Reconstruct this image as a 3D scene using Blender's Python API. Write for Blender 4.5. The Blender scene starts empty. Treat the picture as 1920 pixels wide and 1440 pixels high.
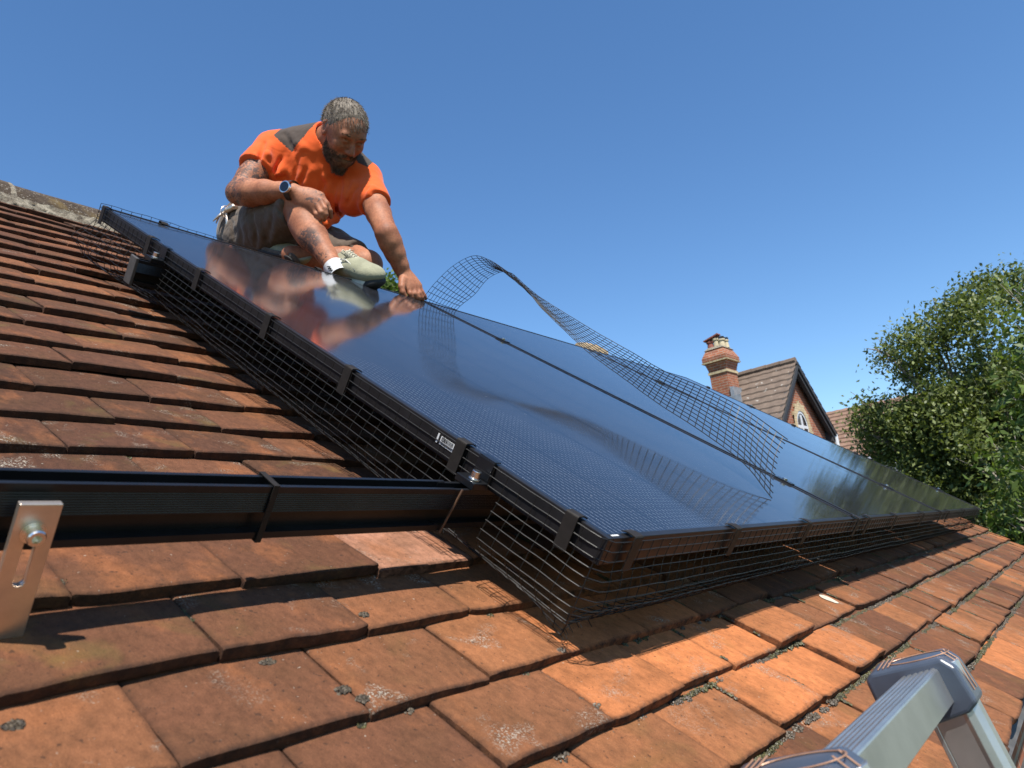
import bpy, bmesh, math, random
import numpy as np
from mathutils import Matrix, Vector, noise

# ------------------------------------------------------------------ camera, sky, sun, exposure
PITCH = math.radians(36.0)
ZO = 5.35                                   # height of the array's lower left corner above the ground
cT, sT = math.cos(PITCH), math.sin(PITCH)
# roof frame: u along the eaves, v up the slope, w out of the slope (0 = top of the panels)
ROOF = Matrix(((1, 0, 0, 0), (0, cT, -sT, 0), (0, sT, cT, ZO), (0, 0, 0, 1)))
RC = np.array([[0.6212631, -0.6920137, 0.3676266], [-0.121291, 0.3785719, 0.9175902], [-0.7741581, -0.6146547, 0.1512578]])                          # roof frame -> camera axes
CAM = np.array([-0.736448, -0.369446, 0.247905])
FPX = 1370.992
def at(x, y, d):                             # a measured point: direction plus distance, in the roof frame
    return CAM + RC.T @ np.array([(x-960)/FPX, -(y-720)/FPX, -1.0])*d
def cv(x, y, z):                             # direction in camera axes -> roof frame
    return RC.T @ np.array([x, y, z], float)

sc = bpy.context.scene
cd = bpy.data.cameras.new('camera'); co = bpy.data.objects.new('camera', cd); sc.collection.objects.link(co)
m4 = Matrix([list(RC.T[i]) + [CAM[i]] for i in range(3)] + [[0, 0, 0, 1]])
co.matrix_world = ROOF @ m4
cd.sensor_width = 36; cd.lens = FPX/1920*36; cd.clip_start = 0.02; cd.clip_end = 3000
cd.dof.use_dof = True; cd.dof.focus_distance = 1.55; cd.dof.aperture_fstop = 11
sc.camera = co

SUN = Vector((-.35, .18, 1.0)).normalized()
sw = (ROOF.to_3x3() @ SUN).normalized()
wd = bpy.data.worlds.new('World'); sc.world = wd; wd.use_nodes = True
nt = wd.node_tree; nt.nodes.clear()
sky = nt.nodes.new('ShaderNodeTexSky'); sky.sky_type = 'NISHITA'; sky.sun_disc = False
sky.sun_elevation = math.asin(sw.z); sky.sun_rotation = math.atan2(sw.x, sw.y)
sky.air_density = 1.0; sky.dust_density = 0.0; sky.ozone_density = 4.0; sky.altitude = 50
bg = nt.nodes.new('ShaderNodeBackground'); bg.inputs[1].default_value = 0.108
ow = nt.nodes.new('ShaderNodeOutputWorld')
hs_ = nt.nodes.new('ShaderNodeHueSaturation'); hs_.inputs['Saturation'].default_value = 1.14; nt.links.new(sky.outputs[0], hs_.inputs['Color']); nt.links.new(hs_.outputs[0], bg.inputs[0]); nt.links.new(bg.outputs[0], ow.inputs[0])
sd = bpy.data.lights.new('sun', 'SUN'); sd.energy = 5.0; sd.angle = math.radians(0.53); sd.color = (1.0, .95, .87)
so = bpy.data.objects.new('sun', sd); sc.collection.objects.link(so)
so.rotation_euler = sw.to_track_quat('Z', 'Y').to_euler()
sc.view_settings.view_transform = 'Standard'; sc.view_settings.look = 'None'
sc.view_settings.exposure = 0.80; sc.view_settings.gamma = 1.0
random.seed(7); rng = np.random.default_rng(7)

# ------------------------------------------------------------------ helpers
def tag(o, label=None, cat=None, group=None, kind=None):
    if label: o['label'] = label
    if cat: o['category'] = cat
    if group: o['group'] = group
    if kind: o['kind'] = kind
    return o

def T(v): return Matrix.Translation(Vector([float(a) for a in v]))

def thing(name, origin=(0, 0, 0), label=None, cat=None, group=None, frame=ROOF, rot=None):
    o = bpy.data.objects.new(name, None); o.empty_display_size = .05
    sc.collection.objects.link(o)
    o.matrix_world = frame @ T(origin) @ (rot.to_4x4() if rot else Matrix())
    return tag(o, label, cat, group)

class MB:
    """collects faces; builds one mesh object"""
    def __init__(s): s.v = []; s.f = []; s.mi = []; s.n = 0; s.cur = 0
    def add(s, verts, faces):
        b = s.n; s.v.extend([tuple(float(c) for c in p) for p in verts]); s.n += len(verts)
        s.f.extend([tuple(i+b for i in f) for f in faces]); s.mi.extend([s.cur]*len(faces))
        return s
    def box(s, a, b):
        x0, y0, z0 = a; x1, y1, z1 = b
        return s.add([(x0,y0,z0),(x1,y0,z0),(x1,y1,z0),(x0,y1,z0),(x0,y0,z1),(x1,y0,z1),(x1,y1,z1),(x0,y1,z1)],
              [(0,3,2,1),(4,5,6,7),(0,1,5,4),(1,2,6,5),(2,3,7,6),(3,0,4,7)])
    def obox(s, c, ax, ay, az, hx, hy, hz):
        c, ax, ay, az = [np.array(q, float) for q in (c, ax, ay, az)]
        vs = [c+ax*hx*i+ay*hy*j+az*hz*k for k in (-1, 1) for (i, j) in ((-1,-1),(1,-1),(1,1),(-1,1))]
        return s.add(vs, [(0,3,2,1),(4,5,6,7),(0,1,5,4),(1,2,6,5),(2,3,7,6),(3,0,4,7)])
    def prism(s, poly, x0, x1, axis=0):
        """closed polygon in the two other axes, extruded along axis"""
        n = len(poly); vs = []
        for x in (x0, x1):
            for (a, b) in poly:
                vs.append((x, a, b) if axis == 0 else (a, x, b) if axis == 1 else (a, b, x))
        fs = [(i, (i+1) % n, n+(i+1) % n, n+i) for i in range(n)]
        return s.add(vs, fs + [tuple(range(n))[::-1], tuple(range(n, 2*n))])
    def tube(s, pts, r, k=6, caps=True, rs=None):
        P = [np.array(p, float) for p in pts]; n = len(P)
        t = [P[min(i+1, n-1)]-P[max(i-1, 0)] for i in range(n)]
        t = [a/(np.linalg.norm(a)+1e-12) for a in t]
        u = np.cross(t[0], [0, 0, 1.]);
        if np.linalg.norm(u) < 1e-3: u = np.cross(t[0], [1., 0, 0])
        u /= np.linalg.norm(u); vs = []
        for i in range(n):
            u = u-t[i]*(u@t[i]); u /= np.linalg.norm(u)+1e-12; w = np.cross(t[i], u)
            ri = rs[i] if rs is not None else r
            for j in range(k):
                a = 2*math.pi*j/k; vs.append(P[i]+(u*math.cos(a)+w*math.sin(a))*ri)
        fs = [(i*k+j, i*k+(j+1) % k, (i+1)*k+(j+1) % k, (i+1)*k+j) for i in range(n-1) for j in range(k)]
        if caps: fs += [tuple(range(k))[::-1], tuple(range((n-1)*k, n*k))]
        return s.add(vs, fs)
    def cyl(s, a, b, r, k=20, r2=None):
        return s.tube([a, b], r, k, True, [r, r if r2 is None else r2])
    def ball(s, c, r, k=8, sc3=(1, 1, 1), jit=0):
        vs = []; fs = []; h = k//2
        for i in range(h+1):
            for j in range(k):
                th = math.pi*i/h; ph = 2*math.pi*j/k; q = 1+random.uniform(-jit, jit)
                vs.append((c[0]+r*sc3[0]*q*math.sin(th)*math.cos(ph), c[1]+r*sc3[1]*q*math.sin(th)*math.sin(ph), c[2]+r*sc3[2]*q*math.cos(th)))
        for i in range(h):
            for j in range(k): fs.append((i*k+j, (i+1)*k+j, (i+1)*k+(j+1) % k, i*k+(j+1) % k))
        return s.add(vs, fs)
    def build(s, name, mats, parent=None, off=(0, 0, 0), frame=None, smooth=False, bevel=0, seg=2):
        if not isinstance(mats, (list, tuple)): mats = [mats]
        me = bpy.data.meshes.new(name)
        o3 = [float(c) for c in off]
        me.from_pydata([(p[0]-o3[0], p[1]-o3[1], p[2]-o3[2]) for p in s.v], [], s.f)
        for m in mats: me.materials.append(m)
        if len(mats) > 1: me.polygons.foreach_set('material_index', s.mi)
        if smooth: me.polygons.foreach_set('use_smooth', [True]*len(me.polygons))
        me.update()
        o = bpy.data.objects.new(name, me); sc.collection.objects.link(o)
        if parent: o.parent = parent
        elif frame is not None: o.matrix_world = frame
        if bevel:
            b = o.modifiers.new('bevel', 'BEVEL'); b.width = bevel; b.segments = seg; b.limit_method = 'ANGLE'
        return o

def copy_tree(o, parent=None):
    c = o.copy(); sc.collection.objects.link(c)
    if parent: c.parent = parent
    for ch in list(o.children): copy_tree(ch, c)
    return c

# ------------------------------------------------------------------ materials
class NM:
    def __init__(s, name):
        s.m = bpy.data.materials.new(name); s.m.use_nodes = True; s.t = s.m.node_tree
        s.b = s.t.nodes['Principled BSDF']; s.tc = None
    def n(s, typ, **kw):
        x = s.t.nodes.new('ShaderNode'+typ)
        for k, v in kw.items(): setattr(x, k, v)
        return x
    def l(s, a, b): s.t.links.new(a, b)
    def obj(s):
        if not s.tc: s.tc = s.n('TexCoord')
        return s.tc.outputs['Object']
    def mapped(s, scale=(1, 1, 1), loc=(0, 0, 0), rot=(0, 0, 0)):
        mp = s.n('Mapping'); mp.inputs['Scale'].default_value = scale; mp.inputs['Location'].default_value = loc
        mp.inputs['Rotation'].default_value = rot
        s.l(s.obj(), mp.inputs[0]); return mp.outputs[0]
    def noise(s, scale, detail=4, rough=.55, vec=None, out='Fac', dist=0):
        x = s.n('TexNoise'); x.inputs['Scale'].default_value = scale; x.inputs['Detail'].default_value = detail
        x.inputs['Roughness'].default_value = rough; x.inputs['Distortion'].default_value = dist
        s.l(vec if vec is not None else s.obj(), x.inputs['Vector']); return x.outputs[out]
    def ramp(s, fac, stops):
        x = s.n('ValToRGB'); e = x.color_ramp.elements
        while len(e) < len(stops): e.new(.5)
        for i, (p, c) in enumerate(stops):
            e[i].position = p; e[i].color = (c, c, c, 1) if isinstance(c, (int, float)) else (*c, 1)
        s.l(fac, x.inputs[0]); return x.outputs[0]
    def mix(s, fac, a, b, mode='MIX'):
        x = s.n('Mix', data_type='RGBA', blend_type=mode)
        for sock, v in ((x.inputs[0], fac), (x.inputs[6], a), (x.inputs[7], b)):
            if isinstance(v, (int, float)): sock.default_value = v
            elif isinstance(v, tuple): sock.default_value = (*v, 1)
            else: s.l(v, sock)
        return x.outputs[2]
    def math(s, op, a, b=0, c=None):
        x = s.n('Math', operation=op)
        for i, v in enumerate((a, b, c)):
            if v is None: continue
            if isinstance(v, (int, float)): x.inputs[i].default_value = v
            else: s.l(v, x.inputs[i])
        return x.outputs[0]
    def bump(s, h, strength=.3, dist=.002):
        x = s.n('Bump'); x.inputs['Strength'].default_value = strength; x.inputs['Distance'].default_value = dist
        s.l(h, x.inputs['Height']); s.l(x.outputs[0], s.b.inputs['Normal']); return x
    def set(s, **kw):
        if 'col' in kw and kw.get('metal', 0) < .6: kw['col'] = s.mix(1.0, kw['col'], (.71, .71, .71), 'MULTIPLY')
        for k, v in kw.items():
            sock = s.b.inputs[{'col': 'Base Color', 'rough': 'Roughness', 'metal': 'Metallic', 'spec': 'Specular IOR Level', 'ior': 'IOR', 'sss': 'Subsurface Weight', 'trans': 'Transmission Weight', 'coat': 'Coat Weight', 'sheen': 'Sheen Weight'}[k]]
            if isinstance(v, (int, float)): sock.default_value = v
            elif isinstance(v, tuple): sock.default_value = (*v, 1)
            else: s.l(v, sock)
        return s

def simple(name, col, rough=.6, metal=0, var=.15, scale=40, bumps=0, bscale=200, spec=.5):
    M = NM(name)
    nz = M.noise(scale, 5)
    f = M.ramp(nz, [(.3, 1-var), (.7, 1+var*.4)])
    M.set(col=M.mix(1.0, col, f, 'MULTIPLY'), rough=rough, metal=metal, spec=spec)
    if bumps: M.bump(M.noise(bscale, 3), bumps, .001)
    return M.m

def mat_tile():
    M = NM('clay_tile')
    at_ = M.n('Attribute', attribute_name='tint'); sp = M.n('SeparateColor'); M.l(at_.outputs['Color'], sp.inputs[0])
    # per tile offset so that no two tiles share their marks
    off = M.n('VectorMath', operation='SCALE'); M.l(at_.outputs['Color'], off.inputs[0]); off.inputs['Scale'].default_value = 7.0
    add = M.n('VectorMath', operation='ADD'); M.l(M.obj(), add.inputs[0]); M.l(off.outputs[0], add.inputs[1]); P = add.outputs[0]
    st = M.n('VectorMath', operation='MULTIPLY'); M.l(P, st.inputs[0]); st.inputs[1].default_value = (1.0, .62, 1.0); PS = st.outputs[0]
    base = M.ramp(sp.outputs[0], [(0, (.082, .037, .021)), (.25, (.122, .052, .029)), (.5, (.185, .076, .038)), (.75, (.345, .137, .057)), (1, (.65, .226, .080))])
    base = M.mix(M.math('SUBTRACT', 1.0, at_.outputs['Alpha']), base, (.62, .30, .19))
    # broad weather stains
    n1 = M.noise(9, 6, .62, P)
    base = M.mix(M.ramp(n1, [(.45, 0.0), (.70, .55)]), base, (.10, .050, .022))
    n2 = M.noise(16, 5, .6, PS)
    base = M.mix(M.ramp(n2, [(.52, 0.0), (.72, .5)]), base, (.42, .150, .055))
    n3 = M.noise(110, 6, .7, PS)
    base = M.mix(1.0, base, M.ramp(n3, [(.30, .70), (.62, 1.14)]), 'MULTIPLY')
    base = M.mix(1.0, base, M.ramp(M.noise(900, 3, .7, P), [(.30, .74), (.70, 1.22)]), 'MULTIPLY')
    # yellow-green algae film
    n4 = M.noise(11, 4, .55, P, 'Fac', .6)
    base = M.mix(M.math('MULTIPLY', M.ramp(n4, [(.56, 0.0), (.72, .55)]), sp.outputs[1]), base, (.16, .125, .035))
    # crusty white lichen, in patches, more on some tiles
    n5 = M.noise(17, 3, .5, P, 'Fac', .5)
    n6 = M.noise(420, 3, .7, P)
    patch = M.ramp(n5, [(.575, 0.0), (.70, 1.0)])
    speck = M.ramp(n6, [(.52, 0.0), (.57, 1.0)])
    lich = M.math('MULTIPLY', M.math('MULTIPLY', patch, speck), M.ramp(sp.outputs[2], [(.25, 0.0), (.6, 1.0)]))
    n7 = M.noise(230, 2, .5, P)
    spots = M.math('MULTIPLY', M.ramp(n7, [(.735, 0.0), (.755, 1.0)]), .6)
    lich = M.math('MAXIMUM', lich, spots)
    base = M.mix(lich, base, (.62, .54, .43))
    # dark pits
    n8 = M.noise(190, 2, .5, P)
    base = M.mix(M.ramp(n8, [(.28, .65), (.34, 0.0)]), base, (.03, .02, .015))
    # edges of the tile (darkened by the rim attribute)
    rim = M.n('Attribute', attribute_name='rim')
    rr = M.math('MULTIPLY', rim.outputs['Fac'], M.ramp(M.noise(60, 5, .7, P), [(.35, .35), (.6, 1.0)]))
    base = M.mix(rr, base, (.045, .024, .016))
    M.set(col=base, rough=.93, spec=.2)
    h = M.math('ADD', M.math('MULTIPLY', M.noise(260, 6, .75, PS), .6), M.math('MULTIPLY', M.noise(40, 4, .6, P), 1.0))
    h = M.math('ADD', h, M.math('MULTIPLY', lich, .35))
    M.bump(h, 1.0, .0034)
    return M.m

def mat_glass():
    M = NM('panel_glass')
    sp = M.n('SeparateXYZ'); M.l(M.obj(), sp.inputs[0]); x, y = sp.outputs[0], sp.outputs[1]
    def stripe(c, period, half, phase=0.0):
        a = M.math('PINGPONG', M.math('ADD', c, phase), period/2)
        return M.math('LESS_THAN', a, half)
    bus = stripe(x, .0108, .00050)
    dot = stripe(y, .0092, .0030)
    finger = stripe(y, .0014, .0002)
    cellx = stripe(x, .1838, .0010, .012); celly = stripe(y, .0925, .0007, .02)
    gap = M.math('MAXIMUM', cellx, celly)
    col = M.mix(M.ramp(M.noise(2.5, 3), [(.3, 0.0), (.7, 1.0)]), (.004, .005, .009), (.007, .008, .013))
    col = M.mix(M.math('MULTIPLY', bus, .8), col, (.14, .16, .20))
    col = M.mix(M.math('MULTIPLY', M.math('MULTIPLY', bus, dot), .35), col, (.42, .45, .50))
    col = M.mix(M.math('MULTIPLY', finger, .05), col, (.3, .3, .32))
    col = M.mix(gap, col, (.002, .002, .003))
    # dust and a few dried drops
    dust = M.noise(6, 6, .7)
    col = M.mix(M.ramp(dust, [(.35, .0), (.75, .022)]), col, (.42, .38, .33))
    sm = M.noise(3, 6, .7, M.mapped((2.5, .6, 1), (1, 4, 0)))
    col = M.mix(M.ramp(sm, [(.5, 0.0), (.7, .016)]), col, (.45, .42, .38))
    spk = M.noise(160, 2, .5)
    col = M.mix(M.ramp(spk, [(.755, 0.0), (.77, .5)]), col, (.6, .58, .55))
    rough = M.ramp(M.noise(5, 6, .7), [(.3, .05), (.75, .115)])
    M.set(col=col, rough=rough, ior=1.47, spec=.5)
    return M.m

def mat_skin():
    M = NM('tanned_skin')
    n1 = M.noise(14, 5, .6)
    col = M.mix(M.ramp(n1, [(.3, 0.0), (.7, 1.0)]), (.30, .105, .052), (.56, .235, .125))
    n2 = M.noise(120, 3, .6)
    col = M.mix(1.0, col, M.ramp(n2, [(.3, .74), (.7, 1.12)]), 'MULTIPLY')
    def ink(c, r, seed, dens=.5, streak=(1, 1, 1)):
        d = M.n('VectorMath', operation='DISTANCE'); M.l(M.obj(), d.inputs[0]); d.inputs[1].default_value = tuple(float(q) for q in c)
        near = M.ramp(M.math('DIVIDE', d.outputs['Value'], r), [(.72, 1.0), (1.0, 0.0)])
        nz = M.noise(60, 5, .65, M.mapped(streak, (seed, seed*2, 0)), 'Fac', 1.2)
        return M.math('MULTIPLY', near, M.ramp(nz, [(dens-.03, 0.0), (dens+.03, 1.0)]))
    k = None
    for c, r, s, dn in TATTOOS:
        i = ink(c, r, s, dn); k = i if k is None else M.math('MAXIMUM', k, i)
    col = M.mix(M.math('MULTIPLY', k, .8), col, (.055, .05, .05))
    M.set(col=col, rough=.6, spec=.3, sss=.06)
    M.b.inputs['Subsurface Radius'].default_value = (.012, .005, .003)
    M.b.inputs['Subsurface Scale'].default_value = 1.0
    M.bump(M.noise(300, 4, .6), .25, .0012)
    return M.m

def mat_cloth(name, col, var=.25, fold=.5, s1=8):
    M = NM(name)
    c = M.mix(1.0, col, M.ramp(M.noise(30, 5, .6), [(.3, 1-var), (.7, 1.0)]), 'MULTIPLY')
    M.set(col=c, rough=.85, spec=.2, sheen=.15)
    h = M.math('ADD', M.math('MULTIPLY', M.noise(s1, 3, .5, None, 'Fac', .8), 1.0), M.math('MULTIPLY', M.noise(900, 2, .5), .02))
    M.bump(h, fold, .02)
    return M.m

def mat_leaf(name, c1, c2, tr=.35):
    M = NM(name)
    at_ = M.n('Attribute', attribute_name='tint')
    sp = M.n('SeparateColor'); M.l(at_.outputs['Color'], sp.inputs[0])
    col = M.mix(sp.outputs[0], c1, c2)
    M.set(col=col, rough=.5, spec=.35)
    tb = M.n('BsdfTranslucent'); M.l(M.mix(1.0, col, (.8, .85, .36), 'MULTIPLY'), tb.inputs[0])
    mx = M.n('MixShader'); mx.inputs[0].default_value = tr
    out = M.t.nodes['Material Output']
    M.l(M.b.outputs[0], mx.inputs[1]); M.l(tb.outputs[0], mx.inputs[2]); M.l(mx.outputs[0], out.inputs[0])
    return M.m

def mat_brick(name, c1, c2, mortar, scale=1.0):
    M = NM(name)
    sp = M.n('SeparateXYZ'); M.l(M.obj(), sp.inputs[0])
    cb = M.n('CombineXYZ'); M.l(M.math('ADD', sp.outputs[0], sp.outputs[1]), cb.inputs[0]); M.l(sp.outputs[2], cb.inputs[1])
    b = M.n('TexBrick'); M.l(cb.outputs[0], b.inputs['Vector'])
    b.inputs['Color1'].default_value = (*c1, 1); b.inputs['Color2'].default_value = (*c2, 1); b.inputs['Mortar'].default_value = (*mortar, 1)
    b.inputs['Scale'].default_value = 1.0; b.inputs['Brick Width'].default_value = .225*scale; b.inputs['Row Height'].default_value = .075*scale
    b.inputs['Mortar Size'].default_value = .008*scale
    col = M.mix(1.0, b.outputs['Color'], M.ramp(M.noise(5, 5, .6), [(.3, .7), (.7, 1.15)]), 'MULTIPLY')
    M.set(col=col, rough=.9); M.bump(b.outputs['Fac'], -.3, .01)
    return M.m

def mat_ridge():
    M = NM('ridge_tile_weathered')
    n1 = M.noise(14, 6, .7); n2 = M.noise(9, 4, .6, M.mapped((1, 1, 1), (3, 1, 2)))
    c = M.mix(M.ramp(n1, [(.35, 0.0), (.65, 1.0)]), (.050, .036, .027), (.115, .085, .060))
    c = M.mix(M.ramp(n2, [(.52, 0.0), (.66, .7)]), c, (.20, .14, .055))
    c = M.mix(M.ramp(M.noise(160, 3, .6), [(.60, 0.0), (.66, .7)]), c, (.42, .38, .32))
    M.set(col=c, rough=.95, spec=.2); M.bump(M.noise(120, 6, .7), .8, .004)
    return M.m

def mat_mortar():
    M = NM('lime_mortar')
    c = M.mix(M.ramp(M.noise(30, 6, .7), [(.38, 0.0), (.62, 1.0)]), (.11, .085, .06), (.42, .37, .28))
    M.set(col=c, rough=.95); M.bump(M.noise(90, 6, .75), 1.0, .006)
    return M.m

def mat_farroof(name, c1, c2):
    M = NM(name)
    nz = M.noise(5, 6, .6)
    c = M.mix(M.ramp(nz, [(.3, 0.0), (.7, 1.0)]), c1, c2)
    c = M.mix(M.ramp(M.noise(6.5, 2, .4, M.mapped((1, 1, 1), (5, 2, 1))), [(.70, 0.0), (.73, .8)]), c, (.5, .47, .42))
    M.set(col=c, rough=.9); M.bump(M.noise(40, 4), .3, .01)
    return M.m

TAT = at(572, 452, 2.52); TAT2 = at(465, 335, 2.72); TAT3 = at(590, 362, 2.57); TAT4 = at(712, 398, 2.74); TAT5 = at(603, 482, 2.5)
TATTOOS = [(TAT, .06, 1.3, .46), (TAT2, .11, 4.1, .50), (TAT3, .05, 2.2, .56), (TAT4, .045, 7.7, .55), (TAT5, .035, 5.2, .55), (at(450, 370, 2.7), .09, 9.1, .53)]
PO = at(497, 437, 2.98); PO[2] = -.1           # foot of the worker: his meshes are measured from here
TATTOOS = [(c-PO, r, s, d) for c, r, s, d in TATTOOS]
M_TILE = mat_tile(); M_GLASS = mat_glass(); M_SKIN = mat_skin()
M_FRAME = simple('black_anodised_frame', (.020, .019, .020), .36, 0, .3, 25, .05, 300, .18)
M_FRAME.node_tree.nodes['Principled BSDF'].inputs['Coat Weight'].default_value = 0
M_RAIL = simple('black_anodised_rail', (.030, .032, .036), .33, .75, .2, 30, .08, 500)
M_BACK = simple('panel_backsheet', (.012, .012, .013), .6)
M_CELLBOX = simple('junction_box_plastic', (.02, .02, .02), .5)
M_WIRE = simple('coated_mesh_wire', (.011, .011, .011), .45, .0, .2, 60, 0, 200, .30)
M_CLIP = simple('black_clip_plastic', (.026, .022, .019), .6, 0, .25, 90, .15, 400, .18)
M_STEEL = simple('stainless_steel', (.72, .61, .51), .36, .9, .12, 60, .06, 500)
M_BOLT = simple('stainless_bolt', (.80, .76, .70), .24, 1.0, .1, 60)
M_ALU = simple('ladder_aluminium', (.48, .48, .47), .30, .85, .2, 22, .08, 300)
M_CAPP = simple('slate_blue_plastic', (.075, .092, .125), .34, 0, .2, 30, .05, 500)
M_RIDGE = mat_ridge(); M_MORT = mat_mortar()
M_SHIRT = mat_cloth('orange_jersey', (.95, .135, .020), .1, .35, 9)
M_YOKE = mat_cloth('brown_jersey', (.085, .062, .050), .15, .35, 12)
M_SHORT = mat_cloth('khaki_brown_twill', (.150, .110, .082), .3, .6, 14)
M_SHOE = mat_cloth('sage_mesh_fabric', (.40, .39, .26), .3, .12, 120)
M_SOLEW = simple('pale_foam_sole', (.60, .58, .48), .6, 0, .2, 60)
M_SOLEB = simple('black_rubber', (.018, .017, .017), .7, 0, .3, 90, .4, 200)
M_LACE = simple('cream_lace', (.62, .58, .44), .8, 0, .2, 90)
M_SOCK = simple('white_sock', (.75, .75, .75), .9, 0, .15, 300)
M_WHITE = simple('white_print', (.8, .8, .8), .5, 0, .1)
M_BLACK = simple('black_print', (.02, .02, .02), .5)
M_DIAL = simple('watch_glass', (.012, .016, .028), .08)
M_GRIP = simple('blue_rubber_grip', (.035, .075, .16), .55, 0, .2)
M_PLASTER = simple('pale_render', (.62, .64, .68), .9, 0, .15, 3)
M_WOOD = simple('dark_bargeboard', (.035, .036, .040), .7, 0, .2, 8)
M_PAINT = simple('white_painted_timber', (.78, .80, .82), .4, 0, .1, 20)
M_PANE = simple('window_pane', (.03, .04, .05), .05)
M_LEAD = simple('lead_flashing', (.36, .38, .41), .5, .2, .3, 8)
M_BRICK = mat_brick('red_brick', (.42, .13, .055), (.33, .095, .045), (.40, .30, .22))
M_CREAM = mat_brick('cream_brick', (.70, .56, .33), (.62, .48, .27), (.45, .33, .22))
M_POTR = simple('terracotta_pot', (.30, .09, .06), .8, 0, .3, 9)
M_POTC = simple('buff_pot', (.62, .52, .34), .8, 0, .3, 9)
M_FROOF = mat_farroof('brown_interlocking_tiles', (.135, .095, .070), (.215, .155, .115))
M_FROOF2 = mat_farroof('red_brown_interlocking_tiles', (.20, .115, .075), (.30, .18, .12))
M_BARK = simple('tree_bark', (.16, .125, .095), .9, 0, .4, 14, .6, 30)
M_TWIG = simple('pale_twig', (.30, .26, .21), .9, 0, .3, 14)
M_LEAF1 = mat_leaf('leaf_mid_green', (.065, .092, .026), (.28, .33, .095))
M_LEAF2 = mat_leaf('leaf_bright_green', (.065, .115, .022), (.20, .28, .06), .4)
M_LEAF3 = mat_leaf('leaf_deep_green', (.032, .055, .016), (.115, .150, .042))
M_MOSS = mat_leaf('moss_tuft', (.030, .028, .014), (.12, .11, .032), .0)
M_MOSSG = mat_leaf('grey_lichen_tuft', (.045, .032, .022), (.16, .125, .085), .0)
def mat_ground():
    M = NM('grass_ground')
    c = M.mix(M.ramp(M.noise(.6, 6, .6), [(.35, 0.0), (.65, 1.0)]), (.045, .075, .022), (.11, .13, .045))
    M.set(col=c, rough=.95); M.bump(M.noise(12, 6, .7), .6, .05); return M.m
M_GROUND = mat_ground()
M_PATH = simple('pale_paving', (.36, .34, .32), .9, 0, .25, 2)
M_GUT = simple('grey_gutter', (.10, .095, .09), .6, 0, .4, 30, .4, 60)

# ------------------------------------------------------------------ ground and far setting
def wplane(name, z, size, mat, nx=1, rough=0, kind='structure', c=(0, 0)):
    mb = MB(); n = nx
    g = np.linspace(-size, size, n+1)
    vs = [(c[0]+x, c[1]+y, z+(noise.noise(Vector((x*.05, y*.05, 0)))*rough)) for y in g for x in g]
    fs = [(j*(n+1)+i, j*(n+1)+i+1, (j+1)*(n+1)+i+1, (j+1)*(n+1)+i) for j in range(n) for i in range(n)]
    mb.add(vs, fs); o = mb.build(name, mat, frame=Matrix()); tag(o, kind=kind); return o
wplane('ground', 0, 900, M_GROUND)

# ------------------------------------------------------------------ the tiled house roof
GAUGE = .1035; TW = .166; UL, UR = -2.6, 4.37; K0, K1 = -4, 22
house = thing('tiled_house', (0, 0, 0), 'house with a weathered orange clay tile roof under the black solar panels', 'house')
anch = {1: [-.376, -.214, -.05], 0: [-.289, -.129, .024, .213], -1: [-.215, -.038, .129, .292, .47, .66, .81],
        -2: [.047, .217, .387, .578, .756, .902], 2: [-.465, -.304, -.123, .056], 5: [-.377, -.215], 6: [-.286, -.126], 7: [-.358, -.198]}
JOINTS = {}
def joints(k):
    a = list(anch.get(k, [(.37*k) % 1*TW*.3+(TW/2 if k % 2 else 0)+random.uniform(-.02, .02)]))
    while a[-1] < UR: a.append(a[-1]+TW+random.uniform(-.007, .007))
    while a[0] > UL: a.insert(0, a[0]-TW+random.uniform(-.007, .007))
    return a
tv, tf, tc, tr = [], [], [], []
def N(x, y, z=0, s=1.0): return noise.noise(Vector((x*s, y*s, z)))
A_ = [0, .012, .04, .12, .26, .42, .58, .74, .88, .96, .988, 1]
B_ = [0, .012, .035, .09, .2, .35, .52, .7, .85, 1]
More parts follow.
